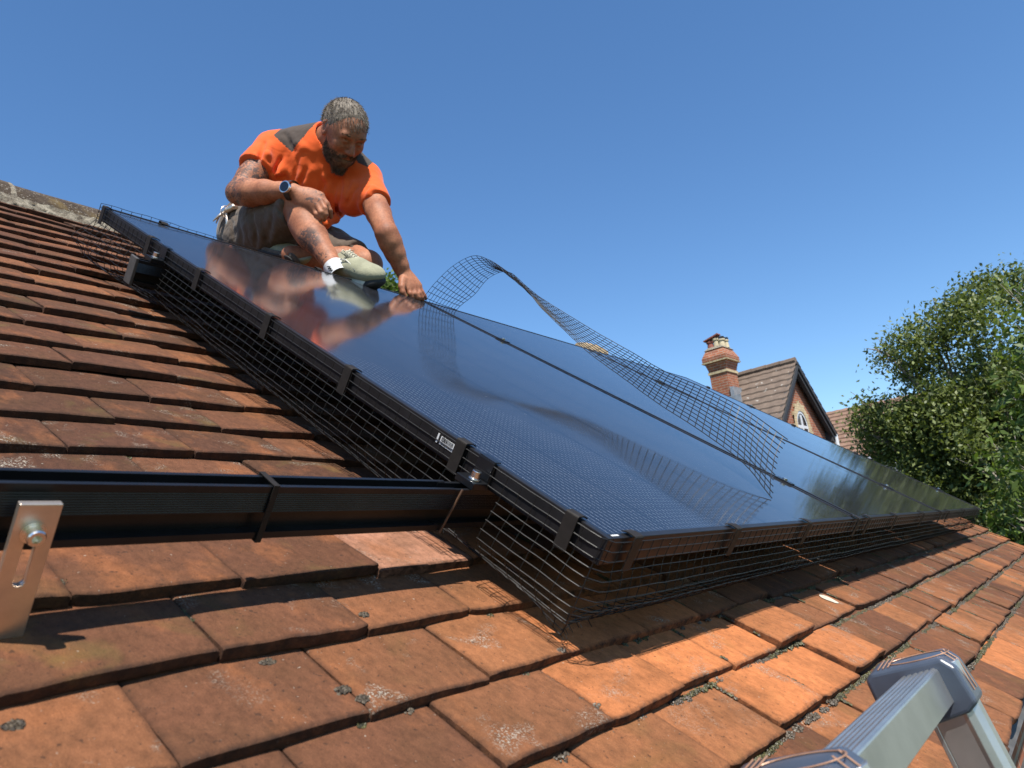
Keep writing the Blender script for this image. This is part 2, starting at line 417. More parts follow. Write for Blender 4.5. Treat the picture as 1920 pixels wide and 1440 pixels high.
for k in range(K0, K1+1):
    J = joints(k); JOINTS[k] = J; vl = -.003+GAUGE*k
    for i in range(len(J)-1):
        u0, u1 = J[i]+.0008, J[i+1]-.0008
        if u1 > UR+.02: u1 = UR+random.uniform(-.006, .006)
        if u1-u0 < .04: continue
        uc = (u0+u1)/2
        tn = .5+.36*N(uc*1.3, vl*1.6, 3.3)+random.gauss(0, .13)
        tn += .42*math.exp(-((uc-.15)/.50)**2-((vl+.13)/.20)**2)+(.12 if uc > .3 and vl < .12 else 0)
        if vl > .3: tn -= .11
        if random.random() < .10 and vl > .2: tn -= .25
        tn = min(max(tn, .03), .97)
        pink = k == 2 and abs(uc+.03) < .08
        col = (tn, random.random() if vl > .05 else random.random()*.5, random.random(), .25 if pink else 1)
        lift = random.choice([0, 0, 0, .001, .002, .0035]) + random.uniform(-.0006, .0006)
        if (k, i % 9) in ((-1, 7), (3, 4)): lift += .004
        for (kk, uu, ll) in ((-1, .47, .009), (-2, .578, .009), (1, -.376, .0045), (2, -.304, .005), (2, -.465, .003), (-3, .9, .006), (0, 1.2, .006), (4, -.2, .006), (8, -.3, .006)):
            if k == kk and abs(u0-uu) < (.02 if k < 3 and uu < .9 else .09): lift = ll
        skew = random.uniform(-.003, .003); tilt = random.uniform(-.002, .002); sag = random.uniform(-.0008, .0022)
        dv = random.uniform(-.0035, .0035); seed = random.uniform(0, 50)
        chip = random.choice([0, 0, 1, 2]); L = .165; th = .0122+random.uniform(-.001, .001)
        b0 = len(tv)
        def pos(a, b):
            u = u0+(u1-u0)*a; v = vl+dv+L*b+skew*(a-.5)*2
            e = min(a, 1-a)
            if b < .3:
                v += (.0011*N(u*70, seed)+.0024*N(u*18, seed+5)+.0007*N(u*190, seed+7))*(1-b/.3)
            u += .0012*N(v*55, seed+9)*(1 if e < .05 else 0)
            c0 = min(1, (a if chip == 1 else 1-a)/.07) if chip else 1
            if chip and c0 < 1 and b < .1: v += .005*(1-c0)*(1-b/.1)
            w = -.15+lift*(1-.75*b)+tilt*(a-.5)*2 - .0125/GAUGE*(L*b) + sag*4*b*(1-b) - .0011*(abs(a-.5)*2)**2
            w += .0007*N(u*28, v*28, seed)+.0003*N(u*110, v*110, seed)
            for d, lim in ((e*(u1-u0), .003), (b*L, .0035)):
                if d < lim: w -= .0016*(1-d/lim)**2
            return u, v, w
        na, nb = len(A_), len(B_)
        for b in B_:
            for a in A_:
                p = pos(a, b); tv.append(p); tc.append(col)
                e = min(a, 1-a)*(u1-u0); r = max(0, 1-b*L/.006)
                tr.append(min(1, max(r, .7*max(0, 1-e/.004))))
        for j in range(nb-1):
            for a in range(na-1):
                q = b0+j*na+a; tf.append((q, q+1, q+na+1, q+na))
        ring = [b0+j*na for j in range(nb-1, -1, -1)]+[b0+a for a in range(1, na)]+[b0+j*na+na-1 for j in range(1, nb)]
        m0 = len(tv)
        for q in ring:
            u, v, w = tv[q]; front = 1 if v < vl+dv+.008 else 0
            wob = .0012*N(u*60, v*60, seed+2)
            tv.append((u, v+front*(-.0006+wob), w-th*.5)); tc.append(col); tr.append(.9)
        m1 = len(tv)
        for q in ring:
            u, v, w = tv[q]; tv.append((u, v+.0006, w-th)); tc.append(col); tr.append(.9)
        for x in range(len(ring)-1):
            tf.append((ring[x], ring[x+1], m0+x+1, m0+x)); tf.append((m0+x, m0+x+1, m1+x+1, m1+x))
me = bpy.data.meshes.new('roof_tiles'); me.from_pydata(tv, [], [f[::-1] for f in tf]); me.materials.append(M_TILE)
ca = me.color_attributes.new('tint', 'FLOAT_COLOR', 'POINT'); ca.data.foreach_set('color', np.array(tc, np.float32).ravel())
ra = me.attributes.new('rim', 'FLOAT', 'POINT'); ra.data.foreach_set('value', np.array(tr, np.float32))
me.polygons.foreach_set('use_smooth', [True]*len(me.polygons)); me.update()
try: me.set_sharp_from_angle(angle=math.radians(50))
except Exception: pass
tiles = bpy.data.objects.new('roof_tiles', me); sc.collection.objects.link(tiles); tiles.parent = house
tag(tiles, 'weathered orange and brown clay tiles with white lichen')
# underlay deck, far slope and walls
mb = MB(); mb.box((UL+.02, -.40, -.215), (UR-.02, 2.39, -.19)); mb.build('roof_deck', M_BACK, house)
def l2w(u, v, w): return ROOF @ Vector((u, v, w))
inv = ROOF.inverted()
rz = l2w(0, 2.42, -.17)
def wl(x, y, z): p = inv @ Vector((x, y, z)); return (p.x, p.y, p.z)
far = 2.6
e0 = l2w(0, -.36, -.22); ry = rz.y; dz = rz.z-e0.z
mb = MB(); q = [(UL, ry, rz.z), (UR, ry, rz.z), (UR, 2*ry-e0.y, e0.z), (UL, 2*ry-e0.y, e0.z)]
mb.add([wl(*p) for p in q]+[wl(p[0], p[1], p[2]-.05) for p in q], [(0, 1, 2, 3), (7, 6, 5, 4), (0, 3, 7, 4), (1, 5, 6, 2), (2, 6, 7, 3), (0, 4, 5, 1)])
tl = mb.build('rear_slope', M_TILE, house)
mb = MB()
x0, x1, y0, y1 = UL+.15, UR-.15, e0.y+.25, 2*ry-e0.y-.25
sec = [(y0, -.5), (y1, -.5), (y1, e0.z+.05), (ry, rz.z-.16), (y0, e0.z+.05)]
vs = [wl(x, a, b) for x in (x0, x1) for a, b in sec]
mb.add(vs, [(0, 1, 6, 5), (1, 2, 7, 6), (4, 0, 5, 9), (4, 3, 2, 1, 0), (5, 6, 7, 8, 9)])
mb.build('wall', M_BRICK, house)
# gutter along the eaves
gut = MB(); pr = []
cx, cy, r_ = -.50, -.215, .055
for i in range(9):
    a = math.pi+math.pi*i/8; pr.append((cx+r_*math.cos(a), cy+r_*math.sin(a)))
for i in range(9):
    a = 2*math.pi-math.pi*i/8; pr.append((cx+(r_-.004)*math.cos(a), cy+(r_-.004)*math.sin(a)))
# rotate profile so that the gutter hangs level in the world
def rotp(p):
    y, z = p[0]-cx, p[1]-cy; return (cx+y*cT+z*sT, cy-y*sT+z*cT)
gut.prism([rotp(p) for p in pr], UL-.05, UR+.05); gut.build('gutter', M_GUT, house, smooth=False)
m = MB(); m.prism([rotp(p) for p in ((cx-.048, cy-.012), (cx+.048, cy-.010), (cx+.03, cy-.04), (cx-.03, cy-.04))], UL, UR); m.build('silt', simple('gutter_silt', (.16, .145, .125), .95, 0, .4, 40, .8, 120), house)
# fascia / mortar bed seen below the last course
mb = MB(); mb.box((UL, -.43, -.30), (UR, -.405, -.19)); mb.build('fascia', M_GUT, house)

# ridge tiles: half-round caps bedded in mortar
RV, RW = 2.405, -.214
nR = 26
ridge = MB(); L = .45; u = UL
def ridge_piece(mb, ua, ub, r, dw=0):
    n = 14; m = 8; vs = []
    for i in range(m+1):
        x = ua+(ub-ua)*i/m
        for j in range(n+1):
            t = math.radians(-18+216*j/n)
            rr = r*(1+.02*N(x*9, j*.7, ua*3))
            # the cap is upright in the world: rotate about u by the pitch
            y, z = rr*math.cos(t), rr*1.0*math.sin(t)
            vs.append((x, RV+y*cT+z*sT, RW+dw-y*sT+z*cT))
    fs = [(i*(n+1)+j, (i+1)*(n+1)+j, (i+1)*(n+1)+j+1, i*(n+1)+j+1) for i in range(m) for j in range(n)]
    mb.add(vs, fs)
us = [-.005]
while us[-1] < UR: us.append(us[-1]+L)
us = [-.005-L*i for i in range(8, 0, -1)]+us
mort = MB()
for a, b in zip(us[:-1], us[1:]):
    b = min(b, UR-.01)
    if b-a < .05: continue
    ridge_piece(ridge, a+.007, b-.007, .108, random.uniform(-.002, .002))
    # joint of mortar
    n = 16; vs = []
    for i in range(4):
        x = a-.009+.018*i/3
        for j in range(n+1):
            t = math.radians(-22+224*j/n); rr = (.1115 if i in (1, 2) else .1075)+.0035*N(x*90, j*1.3)
            y, z = rr*math.cos(t), rr*math.sin(t); vs.append((x, RV+y*cT+z*sT, RW-y*sT+z*cT))
    mort.add(vs, [(i*(n+1)+j, (i+1)*(n+1)+j, (i+1)*(n+1)+j+1, i*(n+1)+j+1) for i in range(3) for j in range(n)])
# lumpy bedding line
n = 700; vs = []; X = np.linspace(UL, UR, n)
for x in X:
    for j in range(6):
        a = j/5
        y = RV-.088-.030*a-.012*abs(N(x*22, j*.4, 7))-.01*N(x*60, j)
        wv = -.128-.024*a+.006*N(x*38, j*.9, 2)+.004*N(x*110, j*2)
        vs.append((x, y, wv))
mort.add(vs, [(i*6+j, (i+1)*6+j, (i+1)*6+j+1, i*6+j+1) for i in range(n-1) for j in range(5)])
ridge.build('ridge_tiles', M_RIDGE, house, smooth=True)
mort.build('mortar_bedding', M_MORT, house, smooth=True)
# a raised cap where the ridge ends near the verge
mb = MB()
n = 14; vs = []
for i in range(9):
    x = 3.28+.05*i; s_ = math.sin(math.pi*min(1, (i+.6)/8.6))**.5
    for j in range(n+1):
        t = math.pi*j/n; rr = .034*s_
        y, z = rr*math.cos(t)*1.3, (rr*math.sin(t)+.035 if 0 < j < n else -.03); vs.append((x, RV+y*cT+z*sT, RW+.095-y*sT+z*cT))
mb.add(vs, [(i*(n+1)+j, (i+1)*(n+1)+j, (i+1)*(n+1)+j+1, i*(n+1)+j+1) for i in range(8) for j in range(n)])
mb.add([vs[j] for j in range(n+1)], [tuple(range(n+1))]); mb.add([vs[8*(n+1)+j] for j in range(n+1)], [tuple(range(n+1))])
mb.build('ridge_end_cap', simple('sandy_cap', (.52, .38, .22), .9, 0, .3, 20), house, smooth=True)

# moss and lichen tufts lodged under the lips and in the joints
def tuft(mb, tcol, c, r, n, col):
    for _ in range(n):
        a = random.uniform(0, 6.28); q = r*math.sqrt(random.random())
        h = random.uniform(0, .55)*r*(1-q/r*.6)
        p = (c[0]+q*math.cos(a), c[1]+q*math.sin(a)*.6, c[2]+h)
        b0 = mb.n; mb.ball(p, random.uniform(.0009, .0023), 5, (1, 1, .9), .35)
        s_ = random.random(); tcol.extend([(s_, s_, s_, 1)]*(mb.n-b0))
def colour_build(mb, tcol, name, mat, parent, **kw):
    o = mb.build(name, mat, parent, **kw)
    ca = o.data.color_attributes.new('tint', 'FLOAT_COLOR', 'POINT'); ca.data.foreach_set('color', np.array(tcol, np.float32).ravel()); return o
mg, cg, mm, cm = MB(), [], MB(), []
for k in range(K0+1, 6):
    vl = -.003+GAUGE*k; top = -.1625
    for x in np.arange(-.6, 4.3, .007):
        dens = (2.4 if k <= -1 else .7 if k == 0 else .10)*(min(1.5, .5+x) if x > .1 else .10)*(0.35+1.3*max(0, N(x*5, k*3.1)+.30))
        if random.random() < dens*.8:
            big = random.random() < .22
            t = (mm, cm) if N(x*7, k*2.2, 5) > -.05 else (mg, cg)
            tuft(t[0], t[1], (x, vl-.004-random.random()*.004, top+.001), random.uniform(.004, .007)*(1.7 if big else 1), 14 if not big else 34, 0)
    for x in JOINTS[k]:
        for _ in range(2):
            if random.random() < (.8 if (x > .2 and k < 2) else .08):
                b = random.uniform(.1, .9); ln = random.uniform(.008, .035)
                for s_ in np.arange(0, ln, .004):
                    t = (mm, cm) if random.random() < .8 else (mg, cg)
                    v = vl+b*GAUGE+s_
                    if v > vl+GAUGE-.004: break
                    tuft(t[0], t[1], (x+random.uniform(-.001, .001), v, -.1505-.121*(v-vl)), .0035, 7, 0)
for (px, py) in ((683, 1150), (645, 1290), (680, 1310), (1122, 1322), (1090, 1308), (995, 1250), (1295, 1297), (508, 1225), (33, 1340), (1052, 1222)):
    d = RC.T @ np.array([(px-960)/FPX, -(py-720)/FPX, -1.0]); t = (-.151-CAM[2])/d[2]; p = CAM+d*t
    tuft(mg, cg, (p[0], p[1], -.1503-.121*((p[1]+.003) % GAUGE)), random.uniform(.005, .008), 60, 0)
o = colour_build(mm, cm, 'moss', M_MOSS, house); tag(o, kind='stuff')
o = colour_build(mg, cg, 'lichen', M_MOSSG, house); tag(o, kind='stuff')
mb = MB(); p0 = None
d = RC.T @ np.array([(1556-960)/FPX, -(1119-720)/FPX, -1.0]); t = (-.1505-CAM[2])/d[2]; p = CAM+d*t
mb.add([(p[0]+.016*math.cos(a)*(1+.15*math.sin(3*a)), p[1]+.020*math.sin(a), -.1495-.121*(p[1]+.02*math.sin(a)+.106)) for a in np.linspace(0, 6.283, 24, False)], [tuple(range(24))])
mb.build('white_splash', simple('cream_splash', (.66, .58, .46), .8, 0, .2, 90), house)

# ------------------------------------------------------------------ solar panels
PW, PL, PP = 1.116, 1.66, 1.1345
plabels = ['black solar panel nearest the camera, with the worker mirrored in it',
           'middle black solar panel between two seams, with the far house above it',
           'farthest black solar panel at the right end of the row, mirroring the trees']
def make_panel():
    t = thing('solar_panel', (0, 0, 0), plabels[0], 'solar panel', 'solar panels laid in a row on the roof')
    H = .035; lip = .0105
    for nm, a, b in (('left', 0, lip), ('right', PW-lip, PW)):
        m = MB(); m.box((a, 0, -H), (b, PL, 0)); m.build('frame_bar', M_FRAME, t, bevel=.0009)
    for a, b in ((0, lip), (PL-lip, PL)):
        m = MB(); m.box((lip+.0004, a, -H), (PW-lip-.0004, b, 0)); m.build('frame_bar', M_FRAME, t, bevel=.0009)
    m = MB(); m.box((lip-.001, lip-.001, -.006), (PW-lip+.001, PL-lip+.001, -.0016)); m.build('glass', M_GLASS, t)
    m = MB(); m.box((lip, lip, -.0085), (PW-lip, PL-lip, -.0065)); m.build('backsheet', M_BACK, t)
    m = MB(); m.box((PW*.5-.12, PL*.5-.03, -.026), (PW*.5+.12, PL*.5+.03, -.009)); m.build('junction_box', M_CELLBOX, t, bevel=.003)
    return t
pan = make_panel()
for i in range(3):
    o = pan if i == 0 else copy_tree(pan)
    o.matrix_world = ROOF @ T((i*PP, 0, 0)); o['label'] = plabels[i]
# stickers: on the near panel's side and corner
m = MB(); m.cur = 0; uu = -.0009
m.box((uu, .268, -.0200), (-.0001, .296, -.0085)); m.box((uu, .3005, -.0205), (-.0001, .3035, -.0070)); m.cur = 1
x = .270
while x < .294:
    wd_ = random.choice([.0005, .0008, .0012]); m.box((uu-.0003, x, -.0145), (uu, x+wd_, -.0085)); x += wd_+random.choice([.0005, .0009])
for i in range(9):
    m.box((uu-.0003, .2702+i*.0026, -.0188), (uu, .2717+i*.0026, -.0165))
lab = m.build('serial_label', [M_WHITE, M_BLACK], pan)
m = MB(); m.box((.014, .0045, .0001), (.030, .0075, .0004)); m.build('corner_label', [M_WHITE], pan)

# ------------------------------------------------------------------ mounting rails
def rail_profile(vf, top, h=.054, dp=.023, grow=0.0):
    b = top-h-grow; t = top+grow; f = vf-grow; k = vf+dp+grow
    p = [(f, b), (f, b+.007), (f+.011, b+.007), (f+.011, t-.028), (f, t-.028)]
    n = 9
    for i in range(n):
        w0 = t-.027+i*.0023; p += [(f, w0), (f+.0006, w0+.0011), (f+.0006, w0+.0017), (f, w0+.0021)]
    p += [(f, t), (f+.0045, t), (f+.0045, t-.014), (k-.0045, t-.014), (k-.0045, t), (k, t), (k, b)]
    return p[::-1]
def make_rail(u0, u1, vf, label, sleeve=None, top=-.0362):
    t = thing('mounting_rail', (0, 0, 0), label, 'mounting rail', 'black rails under the solar panels')
    m = MB(); m.prism(rail_profile(vf, top), u0, u1); m.build('rail', M_RAIL, t)
    return t
r1 = make_rail(-.075, 3.5, .188, 'long black ribbed rail running out from under the near panel to the left edge')
m = MB(); m.prism(rail_profile(.188, -.0362, grow=.0013), -1.75, -.062); m.build('extension', M_RAIL, r1)
def strap(u, parent, vf=.188, tilt=0, mat=None):
    m = MB(); a = .0032
    f, k, t, b = vf-.0026, vf+.026, -.0337, -.0935
    for (p, q) in (((f-.0012, b), (f, t)), ((f-.0012, t), (k+.0012, t+.0012)), ((k, b), (k+.0012, t)), ((f-.0012, b-.0012), (k+.0012, b))):
        m.box((u-a, p[0], p[1]), (u+a, q[0], q[1]))
    m.build('strap', mat or M_CLIP, parent, bevel=.0003)
strap(-.318, r1)
m = MB(); m.tube([(-.052, .1845, -.034), (-.058, .1835, -.06), (-.064, .184, -.094)], .0016, 6); m.build('strap', simple('brown_strap', (.16, .085, .05), .5, .3, .2, 50), r1)
r2 = make_rail(-.058, 3.5, 1.235, 'short black rail end with a grey cap poking out below the top of the panel')
m = MB(); m.box((-.065, 1.230, -.094), (-.058, 1.264, -.033)); m.build('end_cap', simple('grey_end_cap', (.075, .068, .062), .6, 0, .3, 60), r2, bevel=.0018)

# roof hook bolted to the lower rail
hook = thing('roof_hook', (-.5225, .175, -.16), 'stainless steel slotted bracket bolted to the front of the rail at the left edge', 'roof hook')
def slot_plate(u0, u1, w0, w1, su, sr, sw0, sw1, v0, v1):
    """flat bar with a stadium slot"""
    bm = bmesh.new(); n = 10
    outer = [(u0, w0), (u1, w0), (u1, w1), (u0, w1)]
    inner = [(su+sr*math.cos(math.pi*i/n), sw1+sr*math.sin(math.pi*i/n)) for i in range(n+1)]+[(su+sr*math.cos(math.pi+math.pi*i/n), sw0+sr*math.sin(math.pi+math.pi*i/n)) for i in range(n+1)]
    es = []
    for loop in (outer, inner):
        vs = [bm.verts.new((a, v0, b)) for a, b in loop]
        es += [bm.edges.new((vs[i], vs[(i+1) % len(vs)])) for i in range(len(vs))]
    bmesh.ops.triangle_fill(bm, use_beauty=True, edges=es)
    r = bmesh.ops.extrude_face_region(bm, geom=bm.faces[:])
    for v in [g for g in r['geom'] if isinstance(g, bmesh.types.BMVert)]: v.co.y = v1
    bmesh.ops.recalc_face_normals(bm, faces=bm.faces[:])
    return bm
bm = slot_plate(-.537, -.508, -.168, -.0435, -.5225, .0042, -.109, -.067, .170, .1762)
for v in bm.verts: v.co -= Vector((-.5225, .175, -.16))
me = bpy.data.meshes.new('slotted_plate'); bm.to_mesh(me); bm.free(); me.materials.append(M_STEEL)
o = bpy.data.objects.new('slotted_plate', me); sc.collection.objects.link(o); o.parent = hook
b = o.modifiers.new('bevel', 'BEVEL'); b.width = .0008; b.segments = 2; b.limit_method = 'ANGLE'
HO = (-.5225, .175, -.16)
m = MB(); m.box((-.537, .1762, -.170), (-.508, .36, -.1645)); m.build('arm', M_STEEL, hook, off=HO, bevel=.001)
bc = (-.5235, -.0665)
m = MB(); m.cyl((bc[0], .170, bc[1]), (bc[0], .1678, bc[1]), .0088, 32); m.cyl((bc[0], .1678, bc[1]), (bc[0], .1665, bc[1]), .0078, 32)
ws = m.build('washer', M_BOLT, hook, off=HO, smooth=False)
n = 32; m = MB(); vs = []
prof = [(.0064, .1668), (.0066, .1600), (.0058, .1588), (.0036, .1588), (.0034, .1635), (.0001, .1635)]
for (r, y) in prof:
    kk = n
    for j in range(kk):
        a = 2*math.pi*j/kk; rr = r
        if r in (.0036, .0034): rr = r*(1-.08*abs(math.sin(3*a)))
        vs.append((bc[0]+rr*math.cos(a), y, bc[1]+rr*math.sin(a)))
m.add(vs, [(i*n+j, i*n+(j+1) % n, (i+1)*n+(j+1) % n, (i+1)*n+j) for i in range(len(prof)-1) for j in range(n)])
m.build('bolt_head', M_BOLT, hook, off=HO, smooth=False)

# end clamps beside the near panel
def end_clamp(v, label):
    O = (-.016, v, -.036)
    t = thing('end_clamp', O, label, 'panel clamp', 'clamps holding the near panel to the rails')
    m = MB(); m.box((-.034, v-.017, -.0355), (-.0015, v+.017, -.026)); m.box((-.007, v-.015, -.0255), (-.0015, v+.015, .0022)); m.box((-.0065, v-.015, .0024), (.006, v+.015, .0040))
    m.build('clamp_body', M_RAIL, t, off=O, bevel=.0008)
    m = MB(); m.cyl((-.021, v-.004, -.026), (-.021, v-.004, -.0235), .0085, 24); m.cyl((-.021, v-.004, -.0235), (-.021, v-.004, -.0135), .0063, 24); m.build('bolt', M_BOLT, t, off=O, bevel=.0007)
    m = MB(); m.cyl((-.021, v-.004, -.0134), (-.021, v-.004, -.0130), .0032, 6); m.build('socket', M_BLACK, t, off=O)
end_clamp(.202, 'black end clamp with a shiny bolt where the long rail meets the near panel')
end_clamp(1.252, 'black end clamp with a shiny bolt on the short rail end below the panel row')
# mid clamps on the seams
def mid_clamp():
    t = thing('seam_clamp', (0, 0, 0), 'x', 'panel clamp', 'clamps on the seams between the panels')
    m = MB(); m.box((-.013, -.023, .0006), (.013, .023, .0030)); m.build('plate', M_RAIL, t, bevel=.0008)
    m = MB(); m.box((-.0065, -.022, -.034), (.0065, .022, .0004)); m.build('stem', M_RAIL, t)
    m = MB(); m.cyl((0, 0, .0030), (0, 0, .0080), .0062, 20); m.build('bolt', M_BOLT, t, bevel=.0006)
    return t
mc = mid_clamp(); first = True
for lab_, u, v in (('small black clamp on the nearer seam, high up, below the drooping mesh', PP-.009, 1.215), ('small black clamp low on the nearer seam, beside the end of the loose mesh', PP-.009, .19),
                   ('small clamp high on the farther seam, seen through the loose mesh', 2*PP-.009, 1.215), ('small clamp low on the farther seam', 2*PP-.009, .19)):
    o = mc if first else copy_tree(mc); first = False
    o.matrix_world = ROOF @ T((u, v, 0)); o['label'] = lab_
for u, v, lab_ in ((3*PP-.012, .19, 'small bright clamp low on the far right edge of the row'), (3*PP-.012, 1.215, 'dark clamp on the far right edge of the row, below the distant house')):
    o = copy_tree(mc); o.matrix_world = ROOF @ T((u, v, 0)); o['label'] = lab_

# ------------------------------------------------------------------ wire mesh skirt round the array
RB = .014
AW = 3*PP-(PP-PW)
def perim(s):
    """outer edge of the array: s from the top left corner down, round the bottom, to the right and up. returns point, outward normal, corner weight"""
    L1 = PL-RB; q = math.pi/2*RB; L2 = AW-2*RB
    if s < L1: return (0, PL-s), (-1, 0), math.exp(-((L1-s)/.05)**2)
    s -= L1
    if s < q:
        a = s/RB; return (RB-RB*math.cos(a), RB-RB*math.sin(a)), (-math.cos(a), -math.sin(a)), 1.0
    s -= q
    if s < L2: return (RB+s, 0), (0, -1), math.exp(-(s/.05)**2)+math.exp(-((L2-s)/.05)**2)
    s -= L2
    if s < q:
        a = s/RB; return (AW-RB+RB*math.sin(a), RB-RB*math.cos(a)), (math.sin(a), -math.cos(a)), 1.0
    s -= q
    return (AW, RB+s), (1, 0), math.exp(-(s/.05)**2)
PT = (PL-RB)+(AW-2*RB)+math.pi*RB+.9
prof = [(0, .0045, -.003), (.033, .0050, -.036), (.060, .011, -.061), (.090, .015, -.091), (.118, .005, -.118), (.145, -.022, -.139), (.170, -.046, -.147)]
def mesh_pt(s, t):
    (pu, pv), (nu, nv), cw = perim(s)
    ts = [p[0] for p in prof]
    o = np.interp(t, ts, [p[1] for p in prof]); w = np.interp(t, ts, [p[2] for p in prof])
    d = min(1, max(0, (t-.034)/.06))
    o += .0018
    o += d*(.006*N(s*2.3, 1.7)+.0025*N(s*9, t*14, 2)+.0012*N(s*40, t*60))
    w += d*(.003*N(s*6, t*9, 8)) + .0007*N(s*25, t*10, 5)
    if t > .085: o -= .026*min(1, (t-.085)/.065)
    if nu < -.5: o += d*.004
    o = o*(1-cw)+max(o, -RB-.004)*cw
    if nu < -.5 and pv > 1.30:                 # loose and hanging wide at the top left
        k = min(1, (pv-1.30)/.2); o += k*d*(.022+.02*N(s*12, t*20)); w -= k*.006*d
    w = max(w, -.1465-.121*(((pv+nv*o)+.003) % GAUGE)) if t < .16 else max(w, -.158)
    return np.array([pu+nu*o, pv+nv*o, w])
SX, SY = .0254, .0127
wire = MB(); rad = .00066
def cut(s, t):
    (pu, pv), (nu, nv), _ = perim(s)
    if nu < -.5 and t > .033:
        if .165 < pv < .225 and t < .105: return True
        if 1.22 < pv < 1.28 and t < .112: return True
    return False
svals = np.arange(0, PT, SX/2); nt_ = 13
tvals = [i*SY for i in range(nt_)]
for i, s in enumerate(np.arange(.002, PT, SX)):
    run = []
    for t in np.arange(0, tvals[-1]+1e-6, SY/2):
        if cut(s, t):
            if len(run) > 1: wire.tube(run, rad, 4)
            run = []
        else: run.append(mesh_pt(s, t))
    if len(run) > 1: wire.tube(run, rad, 4)
for t in tvals:
    run = []
    for s in svals:
        if cut(s, t):
            if len(run) > 1: wire.tube(run, rad, 4)
            run = []
        else: run.append(mesh_pt(s, t)+np.array([0, 0, .0009]))
    if len(run) > 1: wire.tube(run, rad, 4)
# snipped wire ends sticking out where the sheet was cut, at the corner and at the top left
for (sx, ln) in ((PL-RB+.03, .03), (PL-RB+.05, .035), (.02, .06), (1.40, .02)):
    for t in tvals[9:]:
        a = mesh_pt(sx, t); b = a+np.array([-.3, -.5, -.05])*ln*random.uniform(.3, 1)
        b[2] = max(b[2], -.149); wire.tube([a, b], rad, 4)
sk = wire.build('mesh_skirt', M_WIRE, frame=ROOF)
tag(sk, 'black welded wire mesh skirt clipped round the left and lower edges of the panel row', 'wire mesh')

# loose strip: along the top edge, then arching up from the worker's hand and drooping over the panels
def smooth_path(P, n):
    P = np.array(P, float); d = np.r_[0, np.cumsum(np.linalg.norm(np.diff(P, axis=0), axis=1))]
    m_ = np.zeros_like(P)
    m_[1:-1] = (P[2:]-P[:-2])/(d[2:]-d[:-2])[:, None]; m_[0] = (P[1]-P[0])/(d[1]-d[0]); m_[-1] = (P[-1]-P[-2])/(d[-1]-d[-2])
    out = []
    for x in np.linspace(0, d[-1], n):
        i = min(np.searchsorted(d, x, 'right')-1, len(P)-2); h = d[i+1]-d[i]; t = (x-d[i])/h
        out.append((2*t**3-3*t**2+1)*P[i]+(t**3-2*t**2+t)*h*m_[i]+(-2*t**3+3*t**2)*P[i+1]+(t**3-t**2)*h*m_[i+1])
    return np.array(out), d[-1]
# (pixel of edge a, its distance, pixel of edge b)
ST = [((795.6, 557), 2.64, (857, 580)), ((819, 527), 2.62, (890.6, 551)), ((851, 497.6), 2.60, (914, 523)), ((886.7, 479.8), 2.56, (931, 513)),
      ((918, 487.7), 2.50, (946, 509)), ((946, 505.5), 2.44, (960, 513)), ((970, 523), 2.38, (973, 524)), ((990, 545), 2.32, (992, 541)),
      ((1013, 575), 2.26, (1018, 561)), ((1053, 614), 2.19, (1066, 591)), ((1100, 658), 2.11, (1120, 624)), ((1156, 699.5), 2.02, (1184, 660)),
      ((1235, 757), 1.86, (1246, 696)), ((1314, 808), 1.75, (1318, 727)), ((1393.4, 867.8), 1.63, (1397, 768)), ((1448, 935), 1.505, (1474, 822))]
SWD = .140
Pa, Pb = [], []
for i, (a, d, b) in enumerate(ST):
    pa = at(a[0], a[1], d); Pa.append(pa)
    rb = RC.T @ np.array([(b[0]-960)/FPX, -(b[1]-720)/FPX, -1.0]); dd = CAM-pa
    A2, B2, C2 = rb@rb, 2*rb@dd, dd@dd-SWD**2; disc = B2*B2-4*A2*C2
    if disc < 0: t = -B2/2/A2
    else: t = (-B2+(1 if True else -1)*math.sqrt(disc))/2/A2
    Pb.append(CAM+rb*t)

# tuck the start of the strip behind the panel edge
off = np.array([0, .012, -.075])
Pa.insert(0, Pa[0]+off); Pb.insert(0, Pb[0]+off)
SA, la = smooth_path(Pa, 400); SB, lb = smooth_path(Pb, 400)
mid = (SA+SB)/2; arc = np.r_[0, np.cumsum(np.linalg.norm(np.diff(mid, axis=0), axis=1))]
def sp(s, a):
    i = np.interp(s, arc, np.arange(400)); i0 = int(min(i, 398)); f = i-i0
    A0 = SA[i0]*(1-f)+SA[i0+1]*f; B0 = SB[i0]*(1-f)+SB[i0+1]*f
    p = A0*(1-a)+B0*a
    side = B0-A0; nn = np.cross(side, SA[i0+1]-SA[i0]); nn /= np.linalg.norm(nn)+1e-9
    return p+nn*(.010*math.sin(math.pi*a)*math.sin(s*2.2+.5)+.0012*N(s*20, a*6))
sm = MB(); NR = 11; Ltot = arc[-1]
for r in range(NR+1):
    st = np.arange(0, Ltot-.004, .010); pts = [sp(s, r/NR) for s in st]
    e = pts[-1]-pts[-2]; e /= np.linalg.norm(e)
    tip = pts[-1]+e*random.uniform(.004, .012)
    if r == 0: tip[2] = max(tip[2], .001)
    sm.tube(pts+[tip], .00105, 4)
nst = int(Ltot/.0245)
for i in range(nst+1):
    s = Ltot-.012-i*.0245
    if s < 0: break
    sm.tube([sp(s, r/(NR*2)) for r in range(NR*2+1)], .00105, 4)
lo = sm.build('mesh_strip', M_WIRE, frame=ROOF)
tag(lo, 'loose strip of dark wire mesh arching from the hand of the worker across the panels', 'wire mesh')

